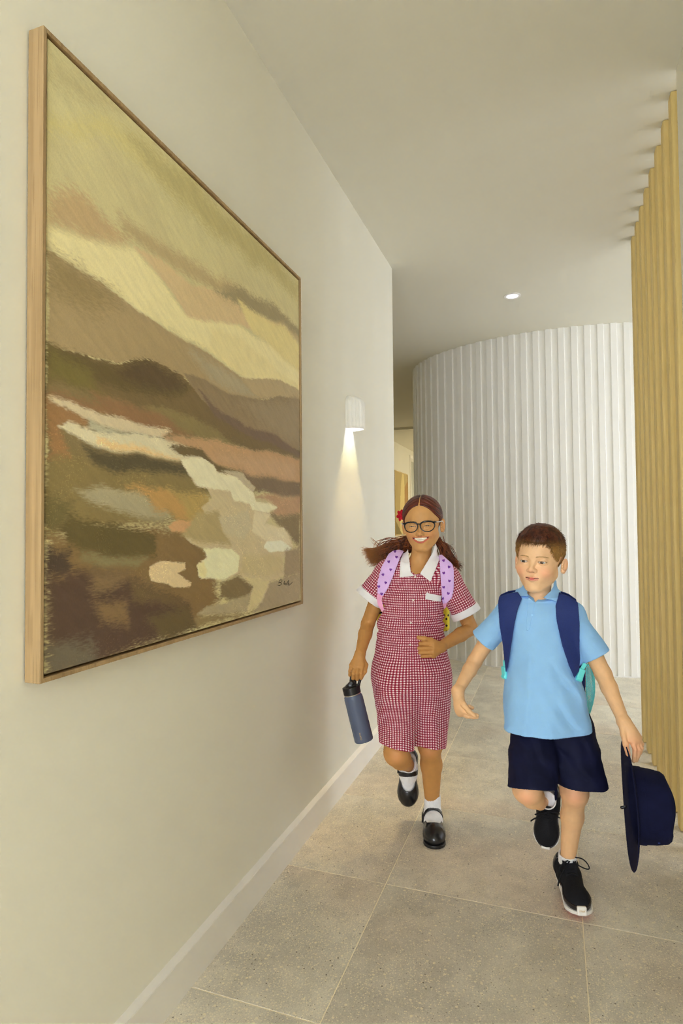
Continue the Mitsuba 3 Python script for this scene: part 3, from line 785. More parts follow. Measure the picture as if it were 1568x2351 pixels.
def build_head(S, Hd, smile=False, slit=0.0042, cheek=0.0, crown=.080, flare=28, earz=0.0, nose=0.0, arch=0.0, ear=1.0):
    """Skull, face, ears; the front of the face is -y, the eyes stand at z = 0."""
    s, R = Hd.s, Hd.R

    def E(c, r, k, kind='u', Rl=None):
        S.ell(Hd(*c), np.array(r) * s, k * s, kind, R if Rl is None else R @ Rl)

    def C(a, b, ra, rb, k, kind='u'):
        S.cap(Hd(*a), Hd(*b), ra * s, rb * s, k * s, kind)
    E((0, .012, .036), (.0715, .089, crown), .01)
    E((0, -.020, -.030), (.0568, .055, .064), .03)
    for q in (-1, 1):
        C((q * .0440, -.004, -.044), (q * .016, -.050, -.084), .017, .013, .02)
        E((q * (.033 + cheek * .3), -.050 - cheek * .4, -.029 + cheek * .5), (.023, .022, .020), .022)
    E((0, -.061, -.085), (.016, .013, .012), .02)
    C((-.024, -.0665, .016), (.024, -.0665, .016), .0095, .0095, .02)
    for q in (-1, 1):
        E((q * .0295, -.083, .001), (.0165, .0115, .0095), .012, 's')
    E((0, -.060, -.054), (.027, .0175, .020), .018)
    # nose
    C((0, -.0715, .004), (0, -.0885, -.027 + nose), .0056, .0078, .010)
    E((0, -.0905, -.0285 + nose), (.0085, .0085, .0078), .006)
    for q in (-1, 1):
        E((q * .0106, -.0828, -.0315 + nose), (.0064, .0075, .0060), .005)
        E((q * .0052, -.0915, -.0365 + nose), (.0032, .0042, .0026), .002, 's')
    # eyelids, then the slit through which the eyeball shows
    for q in (-1, 1):
        E((q * .0290, -.0620, 0), (.0140, .0140, .0140), .004)

        def eye_slit(P, q=q):
            e = Hd.inv_np(P) - V3(q * .0290, -.080, -.0004)
            e[:, 2] -= arch * (1 - (e[:, 0] / .0118) ** 2) - arch * .6
            r = V3(.0118, .022, slit)
            k0, k1 = np.linalg.norm(e / r, axis=1), np.linalg.norm(e / (r * r), axis=1)
            return k0 * (k0 - 1) / np.maximum(k1, 1e-9) * s
        S.add(eye_slit, Hd(q * .0290, -.080, 0), .024 * s, .0010 * s, 's')
    if smile:
        def cav(P):
            q = Hd.inv_np(P)
            u = q[:, 0] / .0320
            top, bot = -.0440 + .0015 * u * u, -.0440 - .0150 * np.maximum(1 - u * u, -3)
            d = np.maximum(q[:, 2] - top, bot - q[:, 2])
            return np.maximum(np.maximum(d, -.058 + (-q[:, 1]) * 0 - 1), q[:, 1] + .060) * s
        S.add(cav, Hd(0, -.07, -.05), .045 * s, .0015 * s, 's')
        up = [(-.0345, -.0620, -.0400), (-.017, -.0760, -.0415), (-.006, -.0800, -.0405), (0, -.0800, -.0415), (.006, -.0800, -.0405), (.017, -.0760, -.0415), (.0345, -.0620, -.0400)]
        lo = [(-.0345, -.0620, -.0400), (-.020, -.0730, -.0530), (-.009, -.0770, -.0605), (0, -.0780, -.0620), (.009, -.0770, -.0605), (.020, -.0730, -.0530), (.0345, -.0620, -.0400)]
        ru, rl = (.0012, .0018, .0022, .0020, .0022, .0018, .0012), (.0012, .0022, .0030, .0033, .0030, .0022, .0012)
        for q in (-1, 1):                                # the folds from nose to mouth
            S.chain([Hd(q * .0145, -.0860, -.0300), Hd(q * .0260, -.0800, -.0380), Hd(q * .0360, -.0700, -.0500)], [.0022 * s, .0030 * s, .0020 * s], .006 * s, 's')
            E((q * .0330, -.0600, -.0275), (.0170, .0150, .0140), .012)
    else:
        up = [(-.0215, -.0695, -.0505), (-.011, -.0772, -.0500), (-.004, -.0800, -.0480), (0, -.0800, -.0490), (.004, -.0800, -.0480), (.011, -.0772, -.0500), (.0215, -.0695, -.0505)]
        lo = [(-.0205, -.0700, -.0520), (-.010, -.0765, -.0568), (-.004, -.0785, -.0583), (0, -.0785, -.0585), (.004, -.0785, -.0583), (.010, -.0765, -.0568), (.0205, -.0700, -.0520)]
        ru, rl = (.0010, .0018, .0024, .0022, .0024, .0018, .0010), (.0010, .0022, .0032, .0034, .0032, .0022, .0010)
    S.chain([Hd(*p) for p in up], [r * s for r in ru], .003 * s)
    S.chain([Hd(*p) for p in lo], [r * s for r in rl], .003 * s)
    if not smile:
        S.chain([Hd(-.020, -.0735, -.0515), Hd(0, -.0840, -.0533), Hd(.020, -.0735, -.0515)], [.0008 * s, .0013 * s, .0008 * s], .0015 * s, 's')
    # ears
    for q in (-1, 1):
        Rl = rot('z', -q * flare) @ rot('x', -10)
        E((q * .0775, .016, -.006 * ear + earz), np.array((.0058, .0160, .0280)) * ear, .006, 'u', Rl)
        E((q * .0750, .010, -.026 * ear + earz), np.array((.0060, .0085, .0095)) * ear, .006, 'u', Rl)
        E((q * .0818, .0120, -.004 * ear + earz), np.array((.0055, .0112, .0200)) * ear, .0025, 's', Rl)
        E((q * .0808, .0185, -.004 * ear + earz), np.array((.0024, .0040, .0150)) * ear, .003, 'u', Rl)
        E((q * .0740, .0000, -.009 * ear + earz), np.array((.0040, .0035, .0060)) * ear, .004, 'u', Rl)

# ---------------------------------------------------------------- what both children share: skin, cloth, shoes
def skin_mat(name, fr, Hd, base, warm, lip, brow, smile, slit, knees, lash=(28, 16, 10), lw=.0030, nose=0.0, arch=0.0, neck=1.0, body=(1, 1, 1)):
    """Skin with lips, brows, lashes, blush and ruddier joints, in the head's own coordinates. knees: (x, y, z, radius) of ruddy spots."""
    B, W, L, BR, LA = lin(*base), lin(*warm), lin(*lip), lin(*brow), lin(*lash)

    def fn(p, n, uv):
        q = fr.local(p)
        x, y, z = Hd.inv(q)
        B_ = mix([B[0] * body[0], B[1] * body[1], B[2] * body[2]], B, smoothstep(neck - .03, neck + .03, q[2]))  # darker below the neck: dimmer light on the limbs painted in
        m = fbm(q[0] * 60.0, q[1] * 60.0, q[2] * 60.0, 2)
        f = noise(q[0] * 500.0, q[1] * 500.0, q[2] * 500.0)
        c = B_ * (0.93 + 0.12 * m + 0.03 * f)
        ax = dr.abs(x)
        front = smoothstep(-0.02, -0.045, y) * smoothstep(-0.12, -0.10, z)
        # blush on cheeks, nose, ears
        bl = dr.exp(-(dr.square((ax - 0.040) / 0.019) + dr.square((z + 0.032) / 0.019)))
        bl = dr.maximum(bl, 0.6 * dr.exp(-(dr.square(x / 0.011) + dr.square((z + 0.029) / 0.010))))
        bl = bl * front
        ear = smoothstep(0.073, 0.080, ax) * smoothstep(0.045, 0.035, dr.abs(z)) * smoothstep(0.06, 0.05, dr.abs(y))
        c = mix(c, W, dr.minimum(bl * 0.75 + ear * 0.45, 1.0))
        for kx, ky, kz, kr in knees:
            d = (dr.square(q[0] - kx) + dr.square(q[1] - ky) + dr.square(q[2] - kz)) * (1 / (kr * kr))
            c = mix(c, W, dr.exp(-d) * 0.7)
        # lips
        if smile:
            u = x / 0.0335
            zl, zu = -0.0425 - 0.0195 * (1 - u * u), -0.0405 - 0.0020 * u * u
            t = dr.maximum(1 - u * u, 0.0)
            lips = dr.maximum(smoothstep(0.0036, 0.0024, dr.abs(z - zl)), 0.6 * smoothstep(0.0024, 0.0014, dr.abs(z - zu))) * smoothstep(0.0, 0.10, t)
            hole = smoothstep(0.0005, -0.0005, z - zu + 0.001) * smoothstep(0.0, 0.001, z - zl - 0.001) * smoothstep(0.0, 0.05, t)
            lips = dr.maximum(lips * (1 - hole * 0.0), 0)
            inner = hole * smoothstep(-0.0735, -0.0700, y)
        else:
            u = x / 0.0215
            t = dr.maximum(1 - u * u, 0.0)
            zl, zu = -0.0575 + 0.0035 * u * u, -0.0490 - 0.0015 * u * u
            lips = dr.maximum(smoothstep(0.0036, 0.0020, dr.abs(z - zl)) * 0.9, smoothstep(0.0028, 0.0014, dr.abs(z - zu)) * 0.75) * smoothstep(0.0, 0.25, t)
            inner = smoothstep(0.0015, 0.0007, dr.abs(z + 0.0528 - 0.0016 * u * u)) * smoothstep(0.0, 0.10, t)
        c = mix(c, L, lips * front)
        c = mix(c, lin(70, 20, 16), inner * front)
        # brows
        bu = (ax - 0.0285) / 0.0185
        bz = 0.0185 - 0.0040 * dr.square(bu - 0.12) - 0.0012 * bu
        bw = 0.0021 - 0.0007 * bu
        hair = 0.75 + 0.35 * noise(x * 900.0, z * 300.0, 2.0)
        bm = smoothstep(1.25, 0.5, dr.abs(z - bz) / bw) * smoothstep(1.05, 0.80, dr.abs(bu)) * front * hair
        c = mix(c, BR, dr.minimum(bm, 1.0) * 0.85)
        # lashes along the lids, the crease above as painted shade
        eu = (ax - 0.0290) / 0.0124
        ez = (z + 0.0004 - arch * (0.4 - eu * eu)) / slit
        e = dr.square(eu) + dr.square(ez)
        lid = smoothstep(0.80, 1.0, e) * smoothstep(1.0 + lw / slit, 1.0 + 0.4 * lw / slit, e) * smoothstep(-0.0006, 0.0004, ez * slit) * smoothstep(1.25, 1.0, dr.abs(eu))
        low = smoothstep(0.85, 1.0, e) * smoothstep(1.0 + 0.0016 / slit, 1.0 + 0.0006 / slit, e) * smoothstep(1.2, 0.95, dr.abs(eu)) * 0.5
        c = mix(c, LA, dr.maximum(lid, low) * front * 0.9)
        cr = smoothstep(0.0012, 0.0004, dr.abs(z - (0.0072 - 0.0035 * eu * eu))) * smoothstep(1.15, 0.8, dr.abs(eu)) * front
        c = mix(c, mi.Color3f(B) * 0.62, cr * 0.5)
        nos = dr.exp(-(dr.square((ax - 0.0052) / 0.0030) + dr.square((z + 0.0372 - nose) / 0.0017))) * front  # shade inside the nostrils, put into the skin colour
        return mix(c, lin(70, 34, 22), nos * 0.75)
    mat(name, proc(fn), 0.52, 0.30)
    return name


def cloth_bump(name, color, rough, freq, h, spec=0.2, two=True, **more):
    """Woven cloth: the weave as fine relief."""
    b = {'type': 'principled', 'base_color': color if isinstance(color, dict) else rgb(color), 'roughness': rough, 'specular': spec, **more}
    w = proc(lambda p, n, uv: noise(p.x * freq, p.y * freq, p.z * freq) * h + fbm(p.x * 18.0, p.y * 18.0, p.z * 14.0, 2) * 0.004, 6e-4)
    scene[name] = {'type': 'twosided', 'bsdf': {'type': 'bumpmap', 'arbitrary': w, 'scale': 1.0, 'bsdf': b}}
    return name


mat('mat_eye_white', [0.62, 0.59, 0.55], 0.15, 0.5)
mat('mat_iris', [0.045, 0.022, 0.012], 0.08, 0.6)
mat('mat_teeth', [0.88, 0.84, 0.72], 0.25, 0.5)
mat('mat_tongue', lin(190, 100, 92), 0.3, 0.5)
mat('mat_sock', proc(lambda p, n, uv: mi.Color3f([0.84, 0.84, 0.85]) * (0.94 + 0.10 * noise(p.x * 700.0, p.y * 700.0, p.z * 700.0))), 0.85, 0.1)
mat('mat_patent', [0.010, 0.009, 0.009], 0.22, 0.55, clearcoat=0.5, clearcoat_gloss=0.85)
mat('mat_black_mesh', proc(lambda p, n, uv: mi.Color3f([0.010, 0.010, 0.012]) * (0.6 + 0.9 * noise(p.x * 800.0, p.y * 800.0, p.z * 800.0))), 0.75, 0.2)
mat('mat_black_shiny', [0.014, 0.010, 0.010], 0.18, 0.55)
mat('mat_midsole', [0.80, 0.78, 0.74], 0.5, 0.3)
mat('mat_red_sole', [0.75, 0.07, 0.05], 0.45, 0.3)
mat('mat_metal', [0.75, 0.72, 0.66], 0.25, 0.5, metallic=1.0)
mat('mat_black_plastic', [0.012, 0.011, 0.011], 0.30, 0.5)


def add_eyes(person, fr, Hd, look=(0, 0), ri=.0073):
    for q in (-1, 1):
        c = (q * .0290, -.0620, 0)
        ball = trimesh.creation.icosphere(3, 0.0127 * Hd.s)
        ball.apply_translation(Hd(*c))
        k = put('eye', fr.world(ball), 'mat_eye_white', person, smooth=True)
        d = V3(look[0], -1, look[1])
        d /= np.linalg.norm(d)
        iris = trimesh.creation.icosphere(3, ri * Hd.s)
        iris.apply_translation(Hd(*(V3(*c) + d * (.0133 - ri))))
        put('iris', fr.world(iris), 'mat_iris', k, smooth=True)


class Foot:
    """A foot's own axes: x to the toe, z up from the sole, the ankle above the origin."""

    def __init__(self, o, f, u):
        f, u = np.asarray(f, float), np.asarray(u, float)
        f = f / np.linalg.norm(f)
        u = u - f * (u @ f)
        u /= np.linalg.norm(u)
        self.o, self.M = np.asarray(o, float), np.stack([f, np.cross(u, f), u], 1)

    def __call__(self, x, y, z):
        return self.o + self.M @ V3(x, y, z)

    def place(self, m):
        m = m.copy()
        m.vertices = np.asarray(m.vertices) @ self.M.T + self.o
        return m


def footprint(x, y, L0, L1, w):
    """Signed distance to a shoe's footprint (toe at L1, heel at L0, widest w before the toe)."""
    hr, br = w * 0.78, w
    def cap(ax, bx, ra, rb):
        t = np.clip((x - ax) / (bx - ax), 0, 1)
        return np.hypot(x - (ax + t * (bx - ax)), y) - (ra + t * (rb - ra))
    return np.minimum(cap(L0 + hr, 0.045, hr, w * 0.82), cap(0.045, L1 - br, w * 0.82, br))


def band(S, off, thick, x0, x1, zmin, slope=0.0):
    """A strap around the solid S between x0 and x1, above zmin."""
    p = Solid()
    p.add(lambda P: np.maximum.reduce([np.abs(S(P) - off) - thick / 2, x0 - (P[:, 0] + slope * P[:, 1]), (P[:, 0] + slope * P[:, 1]) - x1, zmin - P[:, 2]]), None, 0)
    return p


def ankle_sock(person, fr, ft, top, lean, r_top, L1=0.15, bulge=1.0, fs=1.0):
    """A sock: foot and ribbed ankle, its rim open around the leg. top: the rim's centre in the foot's axes."""
    S = Solid()
    S.cap((-.022, 0, .040), (.03, 0, .042), .034 * fs, .034 * fs, .02).cap((.03, 0, .040), (L1 - .035, 0, .026), .033 * fs, .026 * fs, .02)
    t = V3(*top)
    S.cap((-.004, 0, .055), t + V3(*lean) * 0.02, .031 * bulge, r_top, .015)
    O = Solid()

    def rib(P):
        ax = V3(*lean)
        q = P - t
        h = q @ ax
        a = np.arctan2(P[:, 1], P[:, 0])
        return S(P) - 0.0006 * np.cos(a * 26) * np.clip((-h - .004) / .006, 0, 1) * (h > -0.045) - 0.0016 * np.exp(-((h + 0.050) / 0.004) ** 2) - 0.0012 * np.exp(-((h + 0.060) / 0.004) ** 2)
    O.add(rib, None, 0)
    O.plane(t, lean)
    inner = Solid().add(lambda P: S(P) + 0.004, None, 0)
    O.add(lambda P: np.maximum(inner(P), (t - V3(*lean) * 0.02 - P) @ V3(*lean)), None, 0, 0, 's')
    m = O.mesh((-.075, -.06, -.01), (L1 + .02, .06, .20), 0.002)
    put('sock', fr.world(ft.place(m)), 'mat_sock', person, smooth=True)


def mary_jane(person, fr, ft, tab=1, L1=0.165):
    L0, w = -.060, .0405
    U = Solid()
    U.cap((-.022, 0, .034), (.02, 0, .036), .036, .035, .02).cap((.02, 0, .036), (.105, 0, .030), .035, .034, .02)
    U.ell((.112, 0, .026), (.054, .0415, .031), .02).ell((-.026, 0, .042), (.036, .034, .036), .02)
    D = Solid()
    D.add(lambda P: U(P), None, 0)
    D.add(lambda P: 0.008 - P[:, 2], None, 0, 0.004, 'i')
    # the opening over the instep, and the hollow inside
    o = Solid().cap((-.030, 0, .080), (.065, 0, .070), .027, .0275, .01).cap((-.03, 0, .100), (.045, 0, .104), .046, .046, .03)
    o.ell((.066, 0, .062), (.030, .0265, .024), .012)
    inner = Solid().add(lambda P: np.maximum(U(P) + 0.004, P[:, 0] - 0.10), None, 0)
    D.field(inner, 0, 's')
    D.field(o, 0.004, 's')
    k = put('shoe', fr.world(ft.place(D.mesh((-.07, -.05, 0), (L1 + .01, .05, .10), 0.0018))), 'mat_patent', person, smooth=True, label='black leather bar shoe')
    s = Solid().add(lambda P: np.maximum(footprint(P[:, 0], P[:, 1], L0 - .001, L1 + .002, w + .001) , np.abs(P[:, 2] - 0.0055) - 0.0055), None, 0)
    s.add(lambda P: np.maximum.reduce([0.012 - P[:, 0], P[:, 0] - 0.05, P[:, 2] - 0.0035]), None, 0, 0.002, 's')
    put('sole', fr.world(ft.place(s.mesh((-.07, -.05, -.004), (L1 + .01, .05, .02), 0.0025))), 'mat_black_plastic', k, smooth=40)
    W = Solid().cap((.012, 0, .050), (.045, 0, .044), .0345, .0345, .01)
    st = Solid()
    st.add(lambda P: np.maximum.reduce([np.abs(W(P) - .003) - .0016, np.abs(P[:, 0] - .030 + P[:, 1] * .10 * tab) - .0085, .030 - P[:, 2]]), None, 0)
    st.rbox((.029 - tab * .004, -tab * .0415, .046), (.0085, .0022, .017), .002, .002)
    put('strap', fr.world(ft.place(st.mesh((0, -.055, .02), (.06, .055, .10), 0.0016))), 'mat_patent', k, smooth=True)


def pchip(z, *cols):
    from scipy.interpolate import PchipInterpolator
    i = np.argsort(z)
    return [PchipInterpolator(np.array(z)[i], np.array(c)[i], extrapolate=True) for c in cols]


def tube_field(z, cx, cy, w, d):
    """A body of elliptical sections: centre and half axes given at heights z."""
    f = pchip(z, cx, cy, w, d)

    def fn(P):
        h = np.clip(P[:, 2], min(z), max(z))
        x, y = P[:, 0] - f[0](h), P[:, 1] - f[1](h)
        a, b = f[2](h), f[3](h)
        k0 = np.hypot(x / a, y / b)
        k1 = np.hypot(x / (a * a), y / (b * b))
        e = np.where(k1 > 1e-9, k0 * (k0 - 1) / np.maximum(k1, 1e-9), -np.minimum(a, b))
        v = np.maximum(P[:, 2] - max(z), min(z) - P[:, 2])
        return np.maximum(e, v)
    return fn, f

# ---------------------------------------------------------------- the girl
GF = Frame([0.394, 2.33, 0.0], math.degrees(0.2223))
GH = HeadFrame([0.036, -0.022, 1.193], rot('z', -9) @ rot('x', 4) @ rot('y', -2.5))
girl = tag(numbered('person'), 'girl with glasses in a red and white checked dress running beside the left wall', 'person')
skin_mat('mat_skin_girl', GF, GH, (178, 134, 84), (186, 128, 84), (168, 84, 74), (70, 42, 24), True, .0013, [(-.068, -.265, .375, .03), (.05, -.09, .335, .03)], lw=.0045, arch=.0030, neck=1.03, body=(.84, .76, .62))  # body tone: weaker light on arms and legs put into colour

gs = {'shL': (-.103, .005, 1.012), 'elL': (-.188, .035, .795), 'wrL': (-.211, -.075, .694), 'shR': (.136, .005, .985), 'elR': (.221, .025, .782), 'wrR': (.096, -.126, .737)}
GB = Solid()
build_head(GB, GH, smile=True, slit=.0013, arch=.0030, ear=.93, cheek=.006, crown=.0755, flare=30)
GB.cap(GH(0, .022, -.05), (.016, .008, 1.01), .037, .041, .03)
GB.cap((-.085, .008, 1.012), (.118, .008, .988), .036, .036, .04)
GB.ell((.004, .0, .90), (.108, .068, .11), .05).ell((-.012, .0, .74), (.105, .066, .12), .05).ell((-.014, .005, .63), (.112, .075, .08), .05)
for s in 'LR':
    GB.chain([gs['sh' + s], gs['el' + s]], [.034, .0275], .02)
    e, w = V3(*gs['el' + s]), V3(*gs['wr' + s])
    GB.chain([e, e + (w - e) * .35, w], [.0265, .0270, .0190], .008)
# right hand, hanging, closed on the bottle's handle
w = V3(*gs['wrL'])
for (mc, pp, dp, tp, r) in [((-.201, -.098, .656), (-.2045, -.1125, .631), (-.2055, -.1030, .6095), (-.2060, -.0850, .6110), .0083),
                            ((-.2155, -.102, .654), (-.2195, -.1160, .628), (-.2210, -.1050, .6060), (-.2210, -.0860, .6085), .0086),
                            ((-.2300, -.100, .653), (-.2345, -.1130, .628), (-.2360, -.1030, .6080), (-.2350, -.0850, .6100), .0083),
                            ((-.2425, -.094, .656), (-.2480, -.1050, .636), (-.2490, -.0970, .6180), (-.2470, -.0830, .6170), .0074)]:
    GB.chain([w, mc], [.0165, .0098], .009)
    GB.chain([mc, pp, dp, tp], [r * .90, r * .86, r * .84, r * .78], .0015)
GB.chain([w + V3(.004, 0, -.012), (-.190, -.086, .655), (-.1925, -.099, .634), (-.2045, -.1060, .6150)], [.013, .0105, .0090, .0078], .005)
# left hand, a loose fist before the belly, thumb up
w = V3(*gs['wrR'])
GB.ell((.064, -.142, .734), (.020, .017, .031), .012)
for i, (mz, px, pz) in enumerate([(.7535, .0205, .7545), (.7385, .0165, .7385), (.7235, .0190, .7225), (.7095, .0270, .7075)]):
    y0 = (-.160, -.164, -.162, -.155)[i]
    r = (.0082, .0084, .0081, .0073)[i]
    GB.chain([w, (.068, y0 + .008, mz)], [.016, .011], .010)
    GB.chain([(.068, y0 + .004, mz), (px, y0 - .003, pz), (px + .004, y0 + .017, pz - .001), (px + .024, y0 + .020, pz)], [r * .98, r * .90, r * .86, r * .80], .0015)
GB.chain([w + V3(-.008, -.006, .008), (.060, -.150, .764), (.036, -.163, .7725), (.0145, -.163, .7775)], [.014, .0105, .0092, .0078], .005)
# legs: right one swung back, left one standing
hipL, knL, anL = V3(-.075, .0, .64), V3(-.070, -.215, .372), V3(-.036, .032, .236)
GB.chain([hipL, knL], [.066, .043], .03)
GB.ell(knL + V3(0, -.004, .002), (.040, .040, .042), .02)
GB.chain([knL, knL + (anL - knL) * .33 + V3(0, .012, -.010), anL], [.038, .0375, .0265], .015)
hipR, knR, anR = V3(.062, .0, .63), V3(.053, -.045, .345), V3(.060, .030, .085)
GB.chain([hipR, knR], [.068, .0455], .03)
GB.ell(knR + V3(0, -.010, .0), (.040, .038, .045), .02)
GB.chain([knR, knR + (anR - knR) * .35 + V3(.003, .016, 0), anR], [.040, .0405, .0265], .015)
GFL = Foot((-.033, .100, .222), (-.02, -.14, -1), (0.02, -1, .15))
GFR = Foot((.062, .022, .001), (.015, -1, 0), (0, 0, 1))
for ft in (GFL, GFR):
    GB.chain([ft(0, 0, .06), ft(.03, 0, .036), ft(.10, 0, .022)], [.025, .024, .016], .015)
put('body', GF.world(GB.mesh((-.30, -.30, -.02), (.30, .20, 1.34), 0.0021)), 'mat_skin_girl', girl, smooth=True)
add_eyes(girl, GF, GH, ri=.0098)
# teeth: an upper row and the edge of the lower one, in a shallow arch
tm = []
for row, (z0, hgt, nt) in enumerate([(-.0482, .0080, 7), (-.0558, .0046, 7)]):
    for i in range(nt):
        u = (i - (nt - 1) / 2) * (.0066 if row == 0 else .0058)
        wd = .0036 if row == 0 else .0031
        y = -.0735 + 9.0 * u * u
        drop = 2.2 * u * u if row else -0.6 * u * u
        b = bevel_box(-wd, wd, -.0028, .0028, -hgt / 2, hgt / 2, .0005)
        b.apply_transform(trimesh.transformations.rotation_matrix(math.atan(18 * u) * 1.0, [0, 0, 1]))
        b.apply_translation([u, y, z0 + (drop if row else 0)])
        b.vertices = (np.asarray(b.vertices) * GH.s) @ GH.R.T + GH.c
        tm.append(b)
put('teeth', GF.world(cat(*tm)), 'mat_teeth', girl)

# hair: a cap combed back from a middle parting, two low bunches blown about


def hair_mat(name, Fr, Hd, dark, mid, light, tip=None, part=False, fade=None):
    D_, M_, L_ = lin(*dark), lin(*mid), lin(*light)

    def fn(p, n, uv):
        q = Fr.local(p)
        x, y, z = Hd.inv(q)
        if part:
            a = z + 9.0 * x * x - 0.5 * dr.maximum(y, 0.0)
            g = fbm(a * 420.0, x * 22.0, y * 22.0, 3)
            f = noise(a * 1700.0, x * 40.0, y * 40.0)
        else:
            g = fbm(q[0] * 130.0, q[1] * 130.0, q[2] * 30.0, 3)
            f = noise(q[0] * 800.0, q[1] * 800.0, q[2] * 120.0)
        c = mix(D_, M_, smoothstep(0.32, 0.62, g))
        c = mix(c, L_, smoothstep(0.60, 0.95, f) * 0.55)
        if tip is not None:
            c = mix(c, lin(*tip), smoothstep(-0.10, -0.20, q[0]) * 0.8 + smoothstep(0.75, 1.0, f) * 0.2)
        if fade is not None:
            zf = smoothstep(*fade[:2], z) if len(fade) == 3 else 0.0
            c = mix(c, lin(*fade[2]), zf * 0.85)
        if part:
            c = mix(c, lin(196, 150, 96), smoothstep(0.0022, 0.0010, dr.abs(x - 0.001)) * smoothstep(0.062, 0.070, z) * smoothstep(0.03, 0.0, y) * 0.8)
        return c
    mat(name, proc(fn), 0.46, 0.4, two=True)
    return name


hair_mat('mat_hair_girl', GF, GH, (38, 12, 8), (80, 30, 16), (128, 66, 34), part=True)
hair_mat('mat_hair_bunch', GF, GH, (54, 22, 10), (104, 52, 22), (160, 96, 44), tip=(156, 104, 54))
HS = Solid()


def girl_cap(P):
    q = GH.inv_np(P)
    c = q - V3(0, .015, .037)
    r = V3(.0785, .0955, .0810)
    k0, k1 = np.linalg.norm(c / r, axis=1), np.linalg.norm(c / (r * r), axis=1)
    d = k0 * (k0 - 1) / np.maximum(k1, 1e-9)
    a = np.arctan2(np.abs(q[:, 0]) + .004, q[:, 2] - .015)
    w_ = q[:, 2] + 9 * q[:, 0] ** 2 - .5 * np.clip(q[:, 1], 0, 1)
    d = d - 0.0006 * np.sin(w_ * 700 + 4 * meshkit.noise(np.stack([w_ * 90, q[:, 0] * 25, q[:, 1] * 25], 1))) - .0015 * meshkit.noise(np.stack([w_ * 160, q[:, 0] * 20, q[:, 1] * 20], 1)) + 0.0040 * np.exp(-(q[:, 0] / .0035) ** 2) * (q[:, 2] > .04)
    # the bare face: an arched hairline; ears and nape free
    face = np.maximum(np.abs(q[:, 0]) - .074, (q[:, 2] - .078 + 12 * q[:, 0] ** 2) * .6)
    face = np.maximum(np.maximum(face, q[:, 1] + .012) , -.12 - q[:, 2])
    low = np.maximum(q[:, 2] - (.010 + .35 * np.clip(-q[:, 1] - .005, 0, .05)), q[:, 1] - .030)
    nape = -.050 - q[:, 2]
    edge = np.maximum.reduce([-face, -low, nape])
    return np.maximum(d + .0045 * np.clip(1 + edge / .016, 0, 1) ** 2, edge)


HS.add(girl_cap, None, 0)
hk = put('hair', GF.world(HS.mesh(GH(0, 0, 0) - .13, GH(0, 0, 0) + .15, 0.002, project=1)), 'mat_hair_girl', girl, smooth=True, label='dark brown hair parted in the middle')


def bunch(roots, mids, ends, n, r0, spread, seed):
    R_ = np.random.default_rng(seed)
    ms = []
    for i in range(n):
        j = R_.normal(0, 1, (3, 3))
        t = R_.random()
        P = [np.asarray(roots) + j[0] * spread[0], np.asarray(mids) + j[1] * spread[1] * (0.6 + 0.8 * t), np.asarray(ends[0]) * (1 - t) + np.asarray(ends[1]) * t + j[2] * spread[2]]
        m2 = (np.asarray(P[0]) + P[1]) / 2 + V3(0, 0, .006)
        c = spline([P[0], m2, P[1], P[2]], 12)
        s = np.linspace(0, 1, 12)
        ms.append(tube(c, r0 * (1 - .85 * s ** 2.2) * (0.7 + 0.6 * R_.random()), 5))
    return cat(*ms)


b1 = bunch((.005, .058, 1.125), (-.098, .095, 1.098), ((-.205, .085, 1.095), (-.172, .085, 1.032)), 520, .0016, (.010, .012, .009), 3)
b1b = bunch((-.018, .062, 1.125), (-.085, .095, 1.085), ((-.150, .09, 1.118), (-.185, .085, 1.145)), 16, .0012, (.008, .009, .006), 4)
b1c = bunch((.000, .058, 1.100), (-.070, .088, 1.072), ((-.150, .085, 1.060), (-.172, .085, 1.030)), 160, .0016, (.010, .012, .008), 8)
put('bunch', GF.world(cat(b1, b1b, b1c)), 'mat_hair_bunch', hk, smooth=True, label='long bunch of hair blown out sideways')
b2 = bunch((.092, .050, 1.130), (.128, .075, 1.085), ((.150, .06, 1.035), (.185, .04, 1.02)), 260, .0015, (.008, .008, .010), 5)
b2b = bunch((.095, .050, 1.14), (.125, .06, 1.11), ((.150, .05, 1.075), (.160, .04, 1.10)), 10, .0010, (.006, .006, .010), 6)
put('bunch', GF.world(cat(b2, b2b)), 'mat_hair_bunch', hk, smooth=True)

# red flower clip
mat('mat_red_felt', lin(150, 14, 30), 0.7, 0.2)
fl = []
fc = V3(-.049, -.010, 1.232)
for a in range(6):
    th = a * math.pi / 3 + .3
    p = trimesh.creation.icosphere(2, 1.0)
    p.apply_scale([.0035, .0075, .0125])
    p.apply_translation([0, 0, .012])
    p.apply_transform(trimesh.transformations.rotation_matrix(th, [1, 0, 0]))
    fl.append(p)
p = trimesh.creation.icosphere(2, .0055); fl.append(p)
fm = cat(*fl)
fm.apply_transform(trimesh.transformations.rotation_matrix(math.radians(48), [0, 0, 1]))
fm.apply_translation(fc)
put('flower_clip', GF.world(fm), 'mat_red_felt', girl, smooth=True, label='red flower hair clip')
for q in (-1, 1):
    e = trimesh.creation.icosphere(2, .0024)
    e.apply_translation(GH(q * .0830, .008, -.034))
    put('earring', GF.world(e), 'mat_metal', girl, smooth=True)

# glasses
mat('mat_glasses_black', [0.008, 0.008, 0.010], 0.12, 0.55)
mat('mat_glasses_grey', [0.62, 0.62, 0.66], 0.25, 0.5)
scene['mat_lens'] = {'type': 'thindielectric', 'int_ior': 1.15}


